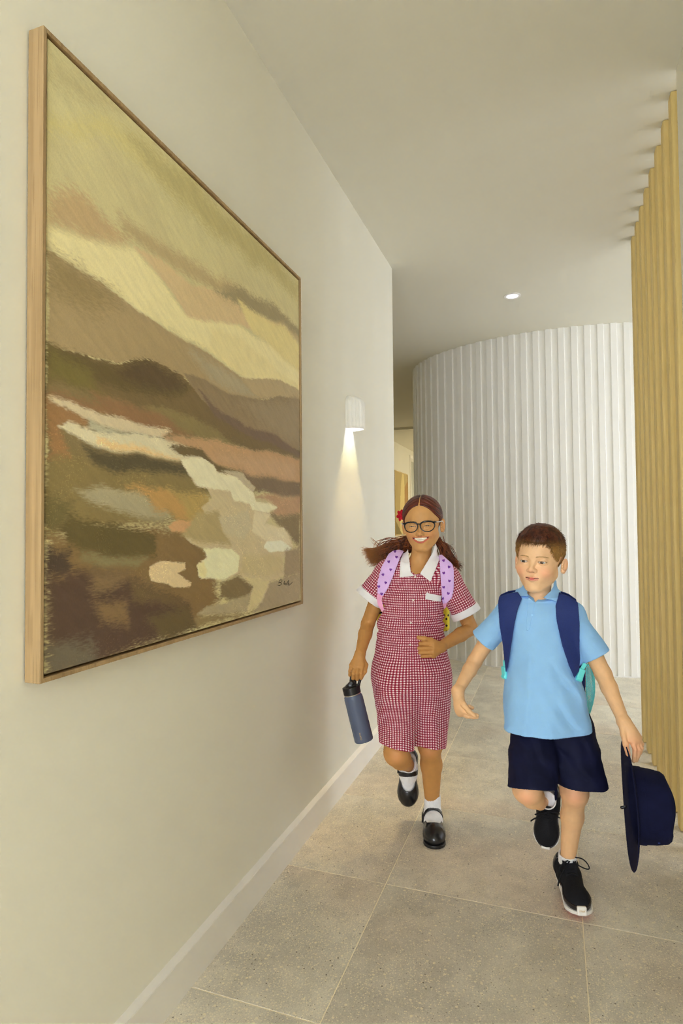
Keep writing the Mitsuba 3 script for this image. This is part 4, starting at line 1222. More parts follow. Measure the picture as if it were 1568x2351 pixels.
def lens_curve(q, n=44, grow=0.0):
    a = np.arange(n) * 2 * np.pi / n
    x, z = np.sign(np.cos(a)) * np.abs(np.cos(a)) ** .86 * (.0262 + grow), np.sign(np.sin(a)) * np.abs(np.sin(a)) ** .9 * (.0205 + grow)
    z = np.where(z > 0, z * .82, z * 1.06)
    x = x * (1 + .06 * (z / .02))
    X = q * .0312 + x
    return np.stack([X, -.0955 + 4.0 * (np.abs(X) - .02).clip(0) ** 2 * 3, z + .0015], 1)


gl = []
for q in (-1, 1):
    c = lens_curve(q)
    r = .0018 + .0012 * np.clip((c[:, 2] + .002) / .016, 0, 1)
    gl.append(tube([GH(*v) for v in c], r, 8, closed=True))
    gl.append(tube([GH(*v) for v in [(q * .0560, -.0905, .0135), (q * .0605, -.0850, .0140), (q * .0630, -.0790, .0135)]], [.0034, .0034, .0028], 8))
gl.append(tube([GH(*v) for v in spline([(-.0075, -.0965, .0075), (0, -.0985, .0100), (.0075, -.0965, .0075)], 9)], .0022, 8))
gk = put('glasses', GF.world(cat(*gl)), 'mat_glasses_black', girl, smooth=True, label='round black-framed glasses')
for q in (-1, 1):
    c = lens_curve(q, 44, -.0005)
    V = np.vstack([c.mean(0)[None], c])
    V[0, 1] = -.0960
    V = np.array([GH(*v) for v in V])
    F = [[0, 1 + (j + 1) % 44, 1 + j] for j in range(44)]
    put('lens', GF.world(trimesh.Trimesh(V, F, process=False)), 'mat_lens', gk)
    put('temple', GF.world(tube([GH(*v) for v in spline([(q * .0625, -.080, .0130), (q * .0760, -.040, .0120), (q * .0800, -.004, .0100), (q * .0795, .020, .000)], 14)], .0022, 6)), 'mat_glasses_grey', gk, smooth=True)

# dress
GZ = (.30, .345, .42, .504, .615, .70, .787, .86, .92, .97, 1.02)
tf, tfn = tube_field(GZ, (-.017, -.017, -.0165, -.016, -.0145, -.0145, -.0145, -.010, -.004, .006, .012), (-.010, -.010, -.010, -.008, -.002, .0, .0, .0, .002, .006, .010),
                     (.108, .112, .126, .139, .148, .141, .131, .125, .120, .100, .060), (.100, .101, .102, .103, .102, .096, .089, .088, .085, .070, .045))
DS = Solid()
DS.add(tf, None, 0, .0)
DS.cap((-.078, .008, 1.012), (-.103, .006, 1.004), .050, .050, .05).cap((.110, .008, .990), (.133, .006, .980), .050, .050, .05)
DS.cap((-.05, .008, 1.020), (.085, .008, 1.002), .047, .047, .04)
TL, TR = V3(-.184, .006, .898), V3(.205, .004, .838)
SLV = {}
for s, a, b in (('L', V3(-.100, .006, 1.006), TL), ('R', V3(.132, .006, .978), TR)):
    sl_ = Solid().cap(a, b + (b - a) * .25, .049, .0565)
    SLV[s] = (sl_, a, b, (b - a) / np.linalg.norm(b - a))
    DS.add(lambda P, sl_=sl_, b=b, a=a: np.maximum(sl_(P), (P - b) @ ((b - a) / np.linalg.norm(b - a)) - .003), None, 0, .022)
DS.cap(V3(-.072, -.04, .60), V3(-.070, -.205, .395), .078, .062, .07)
DS.cap(V3(.05, -.02, .60), V3(.042, -.055, .36), .075, .058, .06)


def dress_fold(P):
    x, y, z = P[:, 0], P[:, 1], P[:, 2]
    th = np.arctan2(x + .0145, -(y))
    low = np.clip((.66 - z) / .3, 0, 1)
    f = .0040 * low * np.sin(th * 9 + 1.3 + 2.0 * meshkit.noise(np.stack([th * 2, z * 5, z * 0], 1)))
    # creases running down from the hand to the raised knee, and around the waist
    d = (x - .03) * .62 + (z - .66) * .78
    f = f + .0045 * np.exp(-(d / .010) ** 2) * np.exp(-((x + .02) / .09) ** 2) * (y < 0)
    d2 = (x + .05) * .75 - (z - .60) * .66
    f = f - .0040 * np.exp(-((d2 - .01) / .012) ** 2) * np.exp(-((z - .58) / .08) ** 2) * (y < 0)
    f = f + .0030 * np.sin(z * 120 + x * 40 + 6 * meshkit.noise(P * 14)) * np.exp(-((z - .80) / .05) ** 2)
    return f + .0045 * (meshkit.fbm(P * 17, 3, 5) - .5)


DRESS = Solid()                                      # the dress's outside before it is cut to size
DRESS.add(lambda P: DS(P) - 1.6 * dress_fold(P), None, 0)
G_NECK = [(-.0238, 1.16), (-.0200, 1.0935), (-.0105, 1.012), (.0054, 1.001), (.0262, 1.0050), (.0726, 1.0786), (.0801, 1.16)]
neck2 = poly2d(G_NECK)
neckc = Solid().cap((.02, .012, .99), GH(0, .022, -.03), .049, .052)
CL = Solid()
CL.add(lambda P: np.maximum(DRESS(P), -(DRESS(P) + .0075)), None, 0)
CL.add(lambda P: np.maximum(neck2(P[:, 0], P[:, 2]), P[:, 1] - .02), None, 0, 0, 's')
CL.field(neckc, 0, 's')
hem_p, hem_n = V3(-.1, -.20, .397), np.cross(V3(.19, .10, -.052), V3(.0, .30, -.050))
if hem_n[2] > 0: hem_n = -hem_n
CL.plane(hem_p, hem_n, .001)
CUFF = .027
for s, (sl_, a, b, ax) in SLV.items():
    CL.add(lambda P, b=b, ax=ax, a=a: np.maximum(-((P - (b - ax * CUFF)) @ ax), np.linalg.norm(P - b, axis=1) - .085), None, 0, 0, 's')
cm = CL.mesh((-.27, -.29, .31), (.29, .15, 1.10), 0.0028)
# cloth coordinates for the checks: around and up the body, around and along each sleeve
Vc = np.asarray(cm.vertices)
uvx = np.zeros((len(Vc), 2))
tt = np.linspace(-np.pi, np.pi, 721)
arc = np.r_[0, np.cumsum(np.hypot(np.diff(.131 * np.sin(tt)), np.diff(.093 * np.cos(tt))))]
th = np.arctan2((Vc[:, 0] + .0145) / .131, -Vc[:, 1] / .093)
uvx[:, 0] = np.interp(th, tt, arc - arc[-1] / 2) * np.interp(Vc[:, 2], [.34, .6, .8, 1.05], [.95, 1.1, 1.0, .95])
wl = np.clip((.62 - Vc[:, 2]) / .17, 0, 1)
wl = wl * wl * (3 - 2 * wl)
xr = Vc[:, 0] + .0145
uvx[:, 0] = uvx[:, 0] * (1 - wl) + wl * (xr + np.sign(xr) * np.clip(Vc[:, 1] + .06, 0, 1))
uvx[:, 1] = Vc[:, 2] - wl * .75 * np.clip(-Vc[:, 1] - .10, 0, 1)
for s, (sl_, a, b, ax) in SLV.items():
    inn = (sl_(Vc) < tf(Vc) - .004) & (np.abs(Vc[:, 0] - .014) > .115)
    q = Vc - a
    h = q @ ax
    e1 = np.cross(ax, V3(0, -1, 0)); e1 /= np.linalg.norm(e1)
    e2 = np.cross(e1, ax)
    uvx[inn, 0] = (np.arctan2(q @ e1, q @ e2) * .052)[inn]
    uvx[inn, 1] = h[inn]
PC_ = .0091


def gingham(p, n, uv):
    u, v = uv.x / PC_, uv.y / PC_
    su = smoothstep(-.18, .18, dr.sin(u * (2 * math.pi)))
    sv = smoothstep(-.18, .18, dr.sin(v * (2 * math.pi)))
    w = mi.Color3f([.86, .80, .81])
    r1 = lin(158, 56, 80)
    r2 = lin(94, 4, 26)
    c = mix(w, r1, su * (1 - sv) + sv * (1 - su))
    c = mix(c, r2, su * sv)
    return c * (.93 + .12 * noise(uv.x * 2500.0, uv.y * 2500.0, 0.0))


mat('mat_gingham', proc(gingham), 0.8, 0.15, two=True)
dk = put('dress', GF.world(cm), 'mat_gingham', girl, smooth=True, uv=uvx, label='red and white checked school dress')
mat('mat_white_cotton', [0.86, 0.85, 0.86], 0.75, 0.15, two=True)
for s, (sl_, a, b, ax) in SLV.items():
    c_ = Solid()
    c_.add(lambda P, sl_=sl_, b=b, ax=ax: np.maximum.reduce([np.abs(sl_(P) - .0015) - .0028, (P - b) @ ax, -((P - (b - ax * (CUFF + .001))) @ ax)]), None, 0)
    put('cuff', GF.world(c_.mesh(b - .085, b + .085, 0.0022)), 'mat_white_cotton', dk, smooth=40, label='white cuff')
CB = Solid()
CB.field(DRESS)
CB.cap((.018, .010, 1.00), GH(0, .024, -.055), .050, .0475, .03)
for nm, poly in (('L', [(-.0250, 1.122), (-.0216, 1.0935), (-.0118, 1.0102), (.0017, .9958), (-.0553, .9900), (-.0516, 1.0573), (-.0350, 1.100)]),
                 ('R', [(.0850, 1.122), (.0726, 1.0822), (.0233, 1.0048), (.0630, .9735), (.1008, 1.0605), (.0960, 1.095)])):
    ptc, lo, hi = patch(CB, .0055, .0045, poly, .03)
    put('collar', GF.world(ptc.mesh((lo[0] - .01, -.13, lo[1] - .01), (hi[0] + .01, .04, hi[1] + .01), 0.0019)), 'mat_white_cotton', dk, smooth=40, label='white pointed collar')
ptc, lo, hi = patch(DRESS, .0025, .003, [(.0467, .9336), (.1049, .917), (.1025, .8948), (.0418, .9088)], .0)
put('pocket_trim', GF.world(ptc.mesh((lo[0] - .01, -.13, lo[1] - .01), (hi[0] + .01, .0, hi[1] + .01), 0.0016)), 'mat_white_cotton', dk, smooth=40)


def surface_y(S, x, z, y0=-.30, y1=.0):
    ys = np.linspace(y0, y1, 601)
    d = S(np.stack([ys * 0 + x, ys, ys * 0 + z], 1), .3)
    i = np.argmax(d < 0)
    return ys[i]


mat('mat_pearl', [0.80, 0.76, 0.66], 0.25, 0.5)
for x, z in ((.0052, .9926), (-.0038, .9052), (-.0141, .8193), (-.0169, .7365)):
    b = trimesh.creation.cylinder(.0038, .0025, sections=20)
    b.apply_transform(trimesh.transformations.rotation_matrix(math.pi / 2, [1, 0, 0]))
    b.apply_translation([x, surface_y(DRESS, x, z) - .001, z])
    put('button', GF.world(b), 'mat_pearl', dk, smooth=30)

# socks and shoes
for ft, top, lean, tb in ((GFL, (-.012, 0, .098), (-.20, 0, .98), 1), (GFR, (-.004, 0, .122), (-.05, 0, 1.0), 1)):
    l_ = V3(*lean) / np.linalg.norm(lean)
    ankle_sock(girl, GF, ft, top, l_, .0325)
    mary_jane(girl, GF, ft, tab=tb)

# ---------------------------------------------------------------- water bottle in her right hand
wbt = tag(numbered('water_bottle'), 'slate blue insulated drink bottle with black handle lid held by the girl', 'bottle')
BO = V3(-.1965, -.098, .371)
Bz = V3(-.236, 0, .972)
Bx = np.cross(V3(0, 1, 0), Bz)
BM = np.stack([Bx, V3(0, 1, 0), Bz], 1)


def bottle(m):
    m = m.copy()
    m.vertices = np.asarray(m.vertices) @ BM.T + BO
    return GF.world(m)


mat('mat_bottle', proc(lambda p, n, uv: mi.Color3f(lin(78, 86, 104)) * (.95 + .10 * noise(p.x * 900.0, p.y * 900.0, p.z * 900.0))), 0.38, 0.4)
put('flask', bottle(trimesh.creation.revolve(np.array([(0, 0), (.030, 0), (.0345, .0015), (.0362, .006), (.0362, .164), (.0350, .172), (.0325, .178), (.0318, .180), (0, .180)]), sections=64)), 'mat_bottle', wbt, smooth=35)
put('steel_rim', bottle(trimesh.creation.revolve(np.array([(.02, .1795), (.0325, .1795), (.0328, .182), (.0318, .1835), (.02, .1835)]), sections=64)), 'mat_metal', wbt, smooth=35)
ld = Solid().add(lambda P: np.maximum(np.hypot(P[:, 0], P[:, 1]) - .0335, np.abs(P[:, 2] - .197) - .0135) , None, 0)
ld.cap((-.004, 0, .206), (.014, 0, .224), .018, .012, .012)
ld.rbox((.004, -.008, .222), (.012, .009, .008), .004, .004, R=rot('y', -38))
put('lid', bottle(ld.mesh((-.04, -.04, .18), (.04, .04, .25), .0018)), 'mat_black_plastic', wbt, smooth=45)
hd = Solid()
pth = spline([(-.014, 0, .205), (.004, 0, .226), (.0145, 0, .248), (.0215, 0, .2535), (.040, .0, .2475), (.0455, 0, .240), (.0385, 0, .222), (.028, 0, .202)], 26)
hd.chain(pth, [.0052] * 26, .002)
put('handle', bottle(hd.mesh((-.03, -.02, .19), (.065, .02, .27), .0018)), 'mat_black_plastic', wbt, smooth=True)
mat('mat_gilt', lin(176, 150, 104), 0.35, 0.5)
tx = meshkit.text_mesh('CIRCK', .0065, .0006)
tx.vertices = np.asarray(tx.vertices) - V3(tx.bounds[0][0], tx.bounds.mean(0)[1], 0)
v = np.asarray(tx.vertices).copy()
ang = -v[:, 1] / .0362 * 1.0 - .10
tx.vertices = np.stack([np.sin(ang) * (.0361 + v[:, 2]), -np.cos(ang) * (.0361 + v[:, 2]), .016 + v[:, 0]], 1)
tx.fix_normals()
put('lettering', bottle(tx), 'mat_gilt', wbt)

# ---------------------------------------------------------------- her backpack
bp = tag(numbered('backpack'), "child's lilac backpack with purple hearts worn by the girl", 'backpack')
HEARTS = [(-.0731, 1.0891), (-.0669, 1.068), (-.0965, 1.0499), (-.0896, 1.0197), (-.1193, 1.0001), (-.1098, .9688), (-.1358, .9534), (-.1267, .9244),
          (.1152, 1.0538), (.1344, 1.0289), (.1142, 1.0066), (.1348, .9764), (.1134, .9516), (.1302, .9273), (.1096, .9074)]


def heart_color(p, n, uv):
    q = GF.local(p)
    c = mi.Color3f(lin(196, 164, 214)) * (.95 + .1 * noise(q[0] * 900.0, q[1] * 900.0, q[2] * 900.0))
    for i, (hx, hz) in enumerate(HEARTS):
        t = .25 * (-1) ** i
        X = ((q[0] - hx) * math.cos(t) + (q[2] - hz) * math.sin(t)) / .0062
        Z = (-(q[0] - hx) * math.sin(t) + (q[2] - hz) * math.cos(t)) / .0062 + .1
        a = X * X + Z * Z - 0.55
        e = a * a * a - X * X * Z * Z * Z * 1.2
        c = mix(c, lin(98, 44, 136), smoothstep(.02, -.02, e))
    return c


mat('mat_lilac', proc(heart_color), 0.65, 0.2)
mat('mat_pink_web', lin(238, 156, 190), 0.7, 0.2)


def dots(p, n, uv):
    d, _, r = voronoi(p.x * 38.0 + p.y * 20.0, p.z * 38.0)
    return mix(lin(206, 194, 60), lin(34, 30, 30), smoothstep(.20, .16, d))


mat('mat_yellow_dots', proc(dots), 0.6, 0.2)
ST = [[(-.0807, 1.0913), (-.0333, 1.0995), (-.0426, 1.082), (-.0518, 1.0675), (-.0819, .9909), (-.1006, .9471), (-.1222, .916), (-.1425, .9287), (-.1413, .9726), (-.1253, 1.0311), (-.0991, 1.0786)],
      [(.1000, 1.0850), (.1283, 1.0597), (.1477, 1.0416), (.1527, 1.0199), (.1517, .9479), (.1441, .9118), (.126, .8901), (.1088, .8864), (.1051, .9333), (.1007, 1.0055)]]
SB_ = Solid().field(DRESS)
SB_.cap((-.07, .0, 1.035), (-.10, .0, 1.020), .045, .045, .03).cap((.115, .0, 1.012), (.125, .0, .995), .045, .045, .03)
for poly in ST:
    ptc, lo, hi = patch(SB_, .007, .009, poly, .06)
    put('shoulder_strap', GF.world(ptc.mesh((lo[0] - .01, -.15, lo[1] - .01), (hi[0] + .01, .07, hi[1] + .01), .0022)), 'mat_lilac', bp, smooth=45)
for poly in ([(-.1425, .928), (-.1222, .916), (-.1268, .8959), (-.1162, .8632), (-.1272, .8522), (-.1416, .8776), (-.1469, .8994)], [(.1080, .8920), (.1270, .8960), (.1225, .8700), (.1150, .8640)]):
    ptc, lo, hi = patch(DRESS, .004, .004, poly, .03 if poly[0][0] < 0 else -.004)
    put('webbing', GF.world(ptc.mesh((lo[0] - .01, -.12, lo[1] - .01), (hi[0] + .01, .04, hi[1] + .01), .0018)), 'mat_pink_web', bp, smooth=45)
pk = Solid().rbox((-.006, .175, .895), (.128, .075, .150), .055)
put('bag_body', GF.world(pk.mesh((-.15, .08, .72), (.15, .27, 1.06), .005)), 'mat_lilac', bp, smooth=True)
for q in (-1, 1):
    pk = Solid().rbox((-.006 + q * .128, .160, .815), (.022, .058, .062), .018)
    put('side_pocket', GF.world(pk.mesh((-.006 + q * .128 - .03, .09, .74), (-.006 + q * .128 + .03, .23, .89), .003)), 'mat_yellow_dots', bp, smooth=True, label='yellow spotted side pocket')

# ---------------------------------------------------------------- the boy
BF = Frame([0.883, 2.08, 0.0], math.degrees(0.0182))
BH = HeadFrame([-0.010, -0.006, 1.072], rot('z', -15) @ rot('x', 2) @ rot('y', 3.5))
boy = tag(numbered('person'), 'boy in a light blue polo shirt and navy shorts running beside the batten screen', 'person')
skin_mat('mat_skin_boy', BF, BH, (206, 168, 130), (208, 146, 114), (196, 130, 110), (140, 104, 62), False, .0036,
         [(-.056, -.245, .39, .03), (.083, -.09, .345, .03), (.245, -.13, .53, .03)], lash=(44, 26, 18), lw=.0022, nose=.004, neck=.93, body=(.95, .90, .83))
BB = Solid()
build_head(BB, BH, smile=False, slit=.0036, flare=32, ear=.86, crown=.0735, earz=-.009, nose=.004)
BB.cap(BH(0, .022, -.05), (-.012, .010, .93), .034, .037, .03)
BB.cap((-.095, .006, .912), (.072, .006, .902), .032, .032, .04)
BB.ell((-.012, .0, .81), (.092, .060, .10), .05).ell((-.004, .0, .68), (.095, .062, .10), .05).ell((.012, .004, .56), (.100, .068, .07), .05)
BJ = {'shL': (-.116, .004, .905), 'elL': (-.228, .030, .718), 'wrL': (-.274, -.070, .638), 'shR': (.094, .004, .893), 'elR': (.176, -.020, .715), 'wrR': (.2235, -.104, .594)}
for s, (r0, r1, r2, r3) in (('L', (.030, .0245, .0235, .0170)), ('R', (.031, .0255, .0245, .0168))):
    BB.chain([BJ['sh' + s], BJ['el' + s]], [r0, r1], .02)
    e, w = V3(*BJ['el' + s]), V3(*BJ['wr' + s])
    BB.chain([e, e + (w - e) * .3, w], [r1, r2, r3], .008)
# right hand: bent at the wrist, the fingers together pointing across, the thumb laid in front
w = V3(*BJ['wrL'])
BB.ell((-.266, -.090, .596), (.019, .014, .026), .012)
for (mc, pp, dp, tp, r) in [((-.2545, -.106, .5885), (-.2330, -.1080, .5790), (-.2180, -.1040, .5760), (-.2080, -.1010, .5735), .0072),
                            ((-.2580, -.101, .5780), (-.2360, -.1030, .5685), (-.2200, -.0990, .5665), (-.2095, -.0960, .5665), .0074),
                            ((-.2625, -.093, .5730), (-.2410, -.0940, .5650), (-.2260, -.0900, .5640), (-.2170, -.0870, .5650), .0072),
                            ((-.2670, -.084, .5740), (-.2490, -.0830, .5670), (-.2380, -.0800, .5670), (-.2300, -.0780, .5690), .0064)]:
    BB.chain([w, mc], [.0145, .0098], .012)
    BB.chain([mc, pp, dp, tp], [r * 1.0, r * .92, r * .87, r * .79], .0015)
BB.chain([w + V3(.006, -.010, -.016), (-.2490, -.1100, .6060), (-.2330, -.1170, .5900), (-.2150, -.1150, .5760)], [.0115, .0092, .0078, .0064], .004)
BB.chain([(-.2480, -.104, .592), (-.2330, -.098, .5985), (-.2240, -.092, .594)], [.0070, .0062, .0058], .003)
# left hand: thumb and fingers pinch the hat's brim
w = V3(*BJ['wrR'])
BB.ell((.240, -.112, .566), (.017, .015, .024), .012)
for (mc, pp, dp, tp, r) in [((.2400, -.1260, .5480), (.2480, -.1330, .5260), (.2470, -.1310, .5060), (.2445, -.1280, .4900), .0072),
                            ((.2500, -.1190, .5460), (.2600, -.1230, .5220), (.2570, -.1190, .5030), (.2530, -.1160, .4880), .0074),
                            ((.2575, -.1100, .5480), (.2680, -.1110, .5250), (.2640, -.1060, .5080), (.2590, -.1030, .4960), .0071),
                            ((.2625, -.1000, .5510), (.2720, -.0980, .5320), (.2690, -.0930, .5170), (.2640, -.0900, .5060), .0063)]:
    BB.chain([w, mc], [.0145, .0100], .012)
    BB.chain([mc, pp, dp, tp], [r * 1.0, r * .92, r * .87, r * .79], .0015)
BB.chain([w + V3(-.004, -.010, -.012), (.2200, -.1240, .5640), (.2240, -.1300, .5360), (.2300, -.1290, .5080)], [.0120, .0094, .0080, .0066], .004)
hipL, knL, anL = V3(-.036, .0, .55), V3(-.055, -.200, .400), V3(-.020, .030, .262)
BB.chain([hipL, knL], [.056, .040], .03)
BB.ell(knL + V3(0, -.004, 0), (.036, .037, .038), .02)
BB.chain([knL, knL + (anL - knL) * .33 + V3(0, .010, -.010), anL], [.035, .0345, .0225], .015)
hipR, knR, anR = V3(.070, .0, .54), V3(.083, -.045, .345), V3(.061, .005, .105)
BB.chain([hipR, knR], [.064, .040], .03)
BB.ell(knR + V3(0, -.008, 0), (.036, .034, .040), .02)
BB.chain([knR, knR + (anR - knR) * .38 + V3(.002, .012, 0), anR], [.0355, .0330, .0220], .015)
BFL = Foot((.006, .098, .262), (-.07, -.16, -1), (-.05, -1, .16))
BFR = Foot((.060, .018, .021), (.22, -1, -.09), (0, -.09, 1))
for ft in (BFL, BFR):
    BB.chain([ft(0, 0, .055), ft(.03, 0, .034), ft(.09, 0, .022)], [.021, .020, .014], .015)
put('body', BF.world(BB.mesh((-.33, -.30, -.01), (.32, .20, 1.22), 0.0021)), 'mat_skin_boy', boy, smooth=True)
add_eyes(boy, BF, BH, (-.04, -.03), .0088)
tg = trimesh.creation.icosphere(3, 1.0)
tg.apply_scale([.0078, .0060, .0040])
tg.apply_translation([.0005, -.0800, -.0540])
tg.vertices = np.asarray(tg.vertices) @ BH.R.T + BH.c
put('tongue', BF.world(tg), 'mat_tongue', boy, smooth=True)

# short hair: a cap and a coat of tufts
hair_mat('mat_hair_boy', BF, BH, (46, 18, 9), (66, 28, 13), (96, 48, 22), fade=(.080, .026, (138, 102, 50)))
CR = V3(.0770, .0945, .0800)


def boy_cap_line(q):
    """How far below the hairline a point of the head is (positive: bare)."""
    front = .058 + .10 * np.clip(q[:, 0], 0, .1) * -0.25 - 6 * np.clip(np.abs(q[:, 0]) - .040, 0, 1) ** 1.25 - q[:, 2]
    side = np.where(q[:, 1] < -.012, -.004 - q[:, 2], np.where(q[:, 1] < .028, .018 - q[:, 2], -.045 - q[:, 2]))
    b = np.clip((q[:, 1] + .045) / .03, 0, 1)
    return front * (1 - b) + side * b


def boy_cap(P):
    q = BH.inv_np(P)
    c = q - V3(0, .015, .037)
    k0, k1 = np.linalg.norm(c / CR, axis=1), np.linalg.norm(c / (CR * CR), axis=1)
    d = k0 * (k0 - 1) / np.maximum(k1, 1e-9)
    d = d - .003 * (meshkit.fbm(q * 90, 2, 3) - .4) - .004 * np.clip((q[:, 2] - .05) / .06, 0, 1) + .0022 * np.clip((.03 - q[:, 2]) / .05, 0, 1)
    e = boy_cap_line(q)
    return np.maximum(d + .0050 * np.clip(1 + e / .016, 0, 1) ** 2, e)


hbs = Solid().add(boy_cap, None, 0)
hb = put('hair', BF.world(hbs.mesh(BH(0, 0, 0) - .13, BH(0, 0, 0) + .15, 0.0022)), 'mat_hair_boy', boy, smooth=True, label='short brown hair with a fringe')
R_ = np.random.default_rng(11)
tv = []
u_ = R_.normal(0, 1, (20000, 3))
u_ /= np.linalg.norm(u_, axis=1, keepdims=True)
qq = u_ * (CR - .001) + V3(0, .015, .037)
okk = boy_cap_line(qq + V3(0, 0, -.004)) < 0
qq, u_ = qq[okk][:7000], u_[okk][:7000]
TV, TF, nv = [], [], 0
crown = V3(.010, .050, .112)
for q, nrm in zip(qq, u_):
    nrm = nrm / CR; nrm /= np.linalg.norm(nrm)
    away = q - crown
    away -= nrm * (away @ nrm)
    away /= np.linalg.norm(away) + 1e-9
    L = (.017 if q[2] > .06 else .011) * (0.7 + .6 * R_.random())
    t = away + R_.normal(0, .16, 3)
    lift = .14 if q[2] > .08 else .05
    p0, p1, p2 = q, q + t * L * .5 + nrm * L * lift * .6, q + t * L + nrm * L * lift * .55
    sd = np.cross(nrm, t); sd /= np.linalg.norm(sd) + 1e-9
    r = .0007
    TV += [p0 + sd * r, p0 - sd * r, p0 + nrm * r, p1 + sd * r * .9, p1 - sd * r * .9, p1 + nrm * r * 1.3, p2]
    TF += [[nv, nv + 3, nv + 5], [nv, nv + 5, nv + 2], [nv + 2, nv + 5, nv + 4], [nv + 2, nv + 4, nv + 1], [nv + 3, nv + 6, nv + 5], [nv + 5, nv + 6, nv + 4], [nv + 1, nv + 4, nv + 3], [nv + 1, nv + 3, nv], [nv + 3, nv + 4, nv + 6]]
    nv += 7
TV = np.array(TV) @ BH.R.T + BH.c
kt = put('strands', BF.world(trimesh.Trimesh(TV, TF, process=False)), 'mat_hair_boy', hb, smooth=True)
tag(kt, kind='stuff')

# polo shirt
cloth_bump('mat_polo', proc(lambda p, n, uv: mi.Color3f(lin(140, 186, 230, .86)) * (.93 + .10 * fbm(p.x * 25.0, p.y * 25.0, p.z * 25.0, 2) + .05 * noise(p.x * 1200.0, p.y * 1200.0, p.z * 1200.0))), 0.8, 900.0, .0003, .15)
PZ = (.50, .537, .62, .70, .78, .85, .90, .935)
pf, pfn = tube_field(PZ, (.012, .012, .003, -.005, -.008, -.010, -.010, -.012), (-.022, -.020, -.012, -.002, .0, .002, .004, .006),
                     (.136, .134, .126, .119, .116, .113, .098, .060), (.122, .121, .108, .094, .087, .080, .066, .045))
PS = Solid().add(pf, None, 0)
PS.cap((-.085, .006, .908), (-.104, .006, .902), .044, .043, .04).cap((.066, .006, .900), (.086, .006, .892), .044, .043, .04)
PS.cap((-.036, -.015, .62), (-.040, -.072, .50), .078, .086, .05)
PS.cap((-.06, .006, .914), (.045, .006, .908), .042, .042, .04)
PL, PR_ = V3(-.196, .014, .794), V3(.158, -.006, .765)
PSL = {}
for s, a, b in (('L', V3(-.100, .005, .902), PL), ('R', V3(.084, .004, .890), PR_)):
    sl_ = Solid().cap(a, b + (b - a) * .2, .042, .0465)
    PSL[s] = (sl_, a, b, (b - a) / np.linalg.norm(b - a))
    PS.add(lambda P, sl_=sl_, b=b, a=a: np.maximum(sl_(P), (P - b) @ ((b - a) / np.linalg.norm(b - a)) - .003), None, 0, .020)


def polo_fold(P):
    x, y, z = P[:, 0], P[:, 1], P[:, 2]
    d = (x - .09) * .80 + (z - .68) * .60
    f = .0030 * np.sin(d * 130 + 3 * meshkit.noise(P * 12)) * np.exp(-((x - .08) / .06) ** 2) * np.exp(-((z - .66) / .10) ** 2)
    f = f + .0035 * np.exp(-((x + .055 - .08 * (z - .6)) / .013) ** 2) * (y < 0) * np.clip((.82 - z) / .1, 0, 1)
    th = np.arctan2(x - .01, -y)
    f = f + .0035 * np.sin(th * 7 + 1) * np.clip((.68 - z) / .14, 0, 1)
    return f + .005 * (meshkit.fbm(P * 15, 3, 9) - .5)


POLO = Solid().add(lambda P: PS(P) - 1.5 * polo_fold(P), None, 0)
bneck = poly2d([(-.0560, 1.03), (-.0480, .9750), (-.0400, .9570), (-.0310, .9535), (-.0246, .9356), (-.0092, .9502), (.0246, .9757), (.0360, 1.03)])
bneckc = Solid().cap((-.012, .012, .90), BH(0, .022, -.03), .044, .046)
SH = Solid().add(lambda P: np.maximum(POLO(P), -(POLO(P) + .0075)), None, 0)
SH.add(lambda P: np.maximum(bneck(P[:, 0], P[:, 2]), P[:, 1] - .02), None, 0, 0, 's')
SH.field(bneckc, 0, 's')
SH.plane((0, 0, .5375), (.02, .0, -1), .001)
for s, (sl_, a, b, ax) in PSL.items():
    SH.add(lambda P, b=b, ax=ax: np.maximum(-((P - b) @ ax), np.linalg.norm(P - b, axis=1) - .085), None, 0, 0, 's')
pk_ = put('polo_shirt', BF.world(SH.mesh((-.27, -.16, .49), (.24, .15, .99), .0028)), 'mat_polo', boy, smooth=True, label='light blue polo shirt')
CB2 = Solid().field(POLO).cap((-.012, .010, .915), BH(0, .024, -.060), .045, .043, .03)
for poly in ([(-.0600, 1.005), (-.0538, .9879), (-.0478, .9632), (-.0428, .9563), (-.0907, .9524), (-.0850, .973), (-.068, .992)],
             [(.0360, 1.010), (.0330, .9864), (.0245, .9722), (.0008, .9522), (.0437, .9402), (.0560, .9694), (.0495, .9920)]):
    ptc, lo, hi = patch(CB2, .0055, .0045, poly, .03)
    put('collar', BF.world(ptc.mesh((lo[0] - .01, -.13, lo[1] - .01), (hi[0] + .01, .04, hi[1] + .01), .0019)), 'mat_polo', pk_, smooth=40)
ptc, lo, hi = patch(POLO, .0010, .0030, [(-.046, .9555), (-.0245, .9361), (-.0445, .8483), (-.0529, .8497)], .0)
put('placket', BF.world(ptc.mesh((lo[0] - .01, -.13, lo[1] - .01), (hi[0] + .01, .0, hi[1] + .01), .0016)), 'mat_polo', pk_, smooth=40)
mat('mat_blue_button', lin(120, 172, 220), 0.25, 0.5)
for x, z in ((-.0418, .9445), (-.0345, .8979)):
    b = trimesh.creation.cylinder(.0042, .0028, sections=20)
    b.apply_transform(trimesh.transformations.rotation_matrix(math.pi / 2, [1, 0, 0]))
    b.apply_translation([x, surface_y(POLO, x, z) - .002, z])
    put('button', BF.world(b), 'mat_blue_button', pk_, smooth=30)

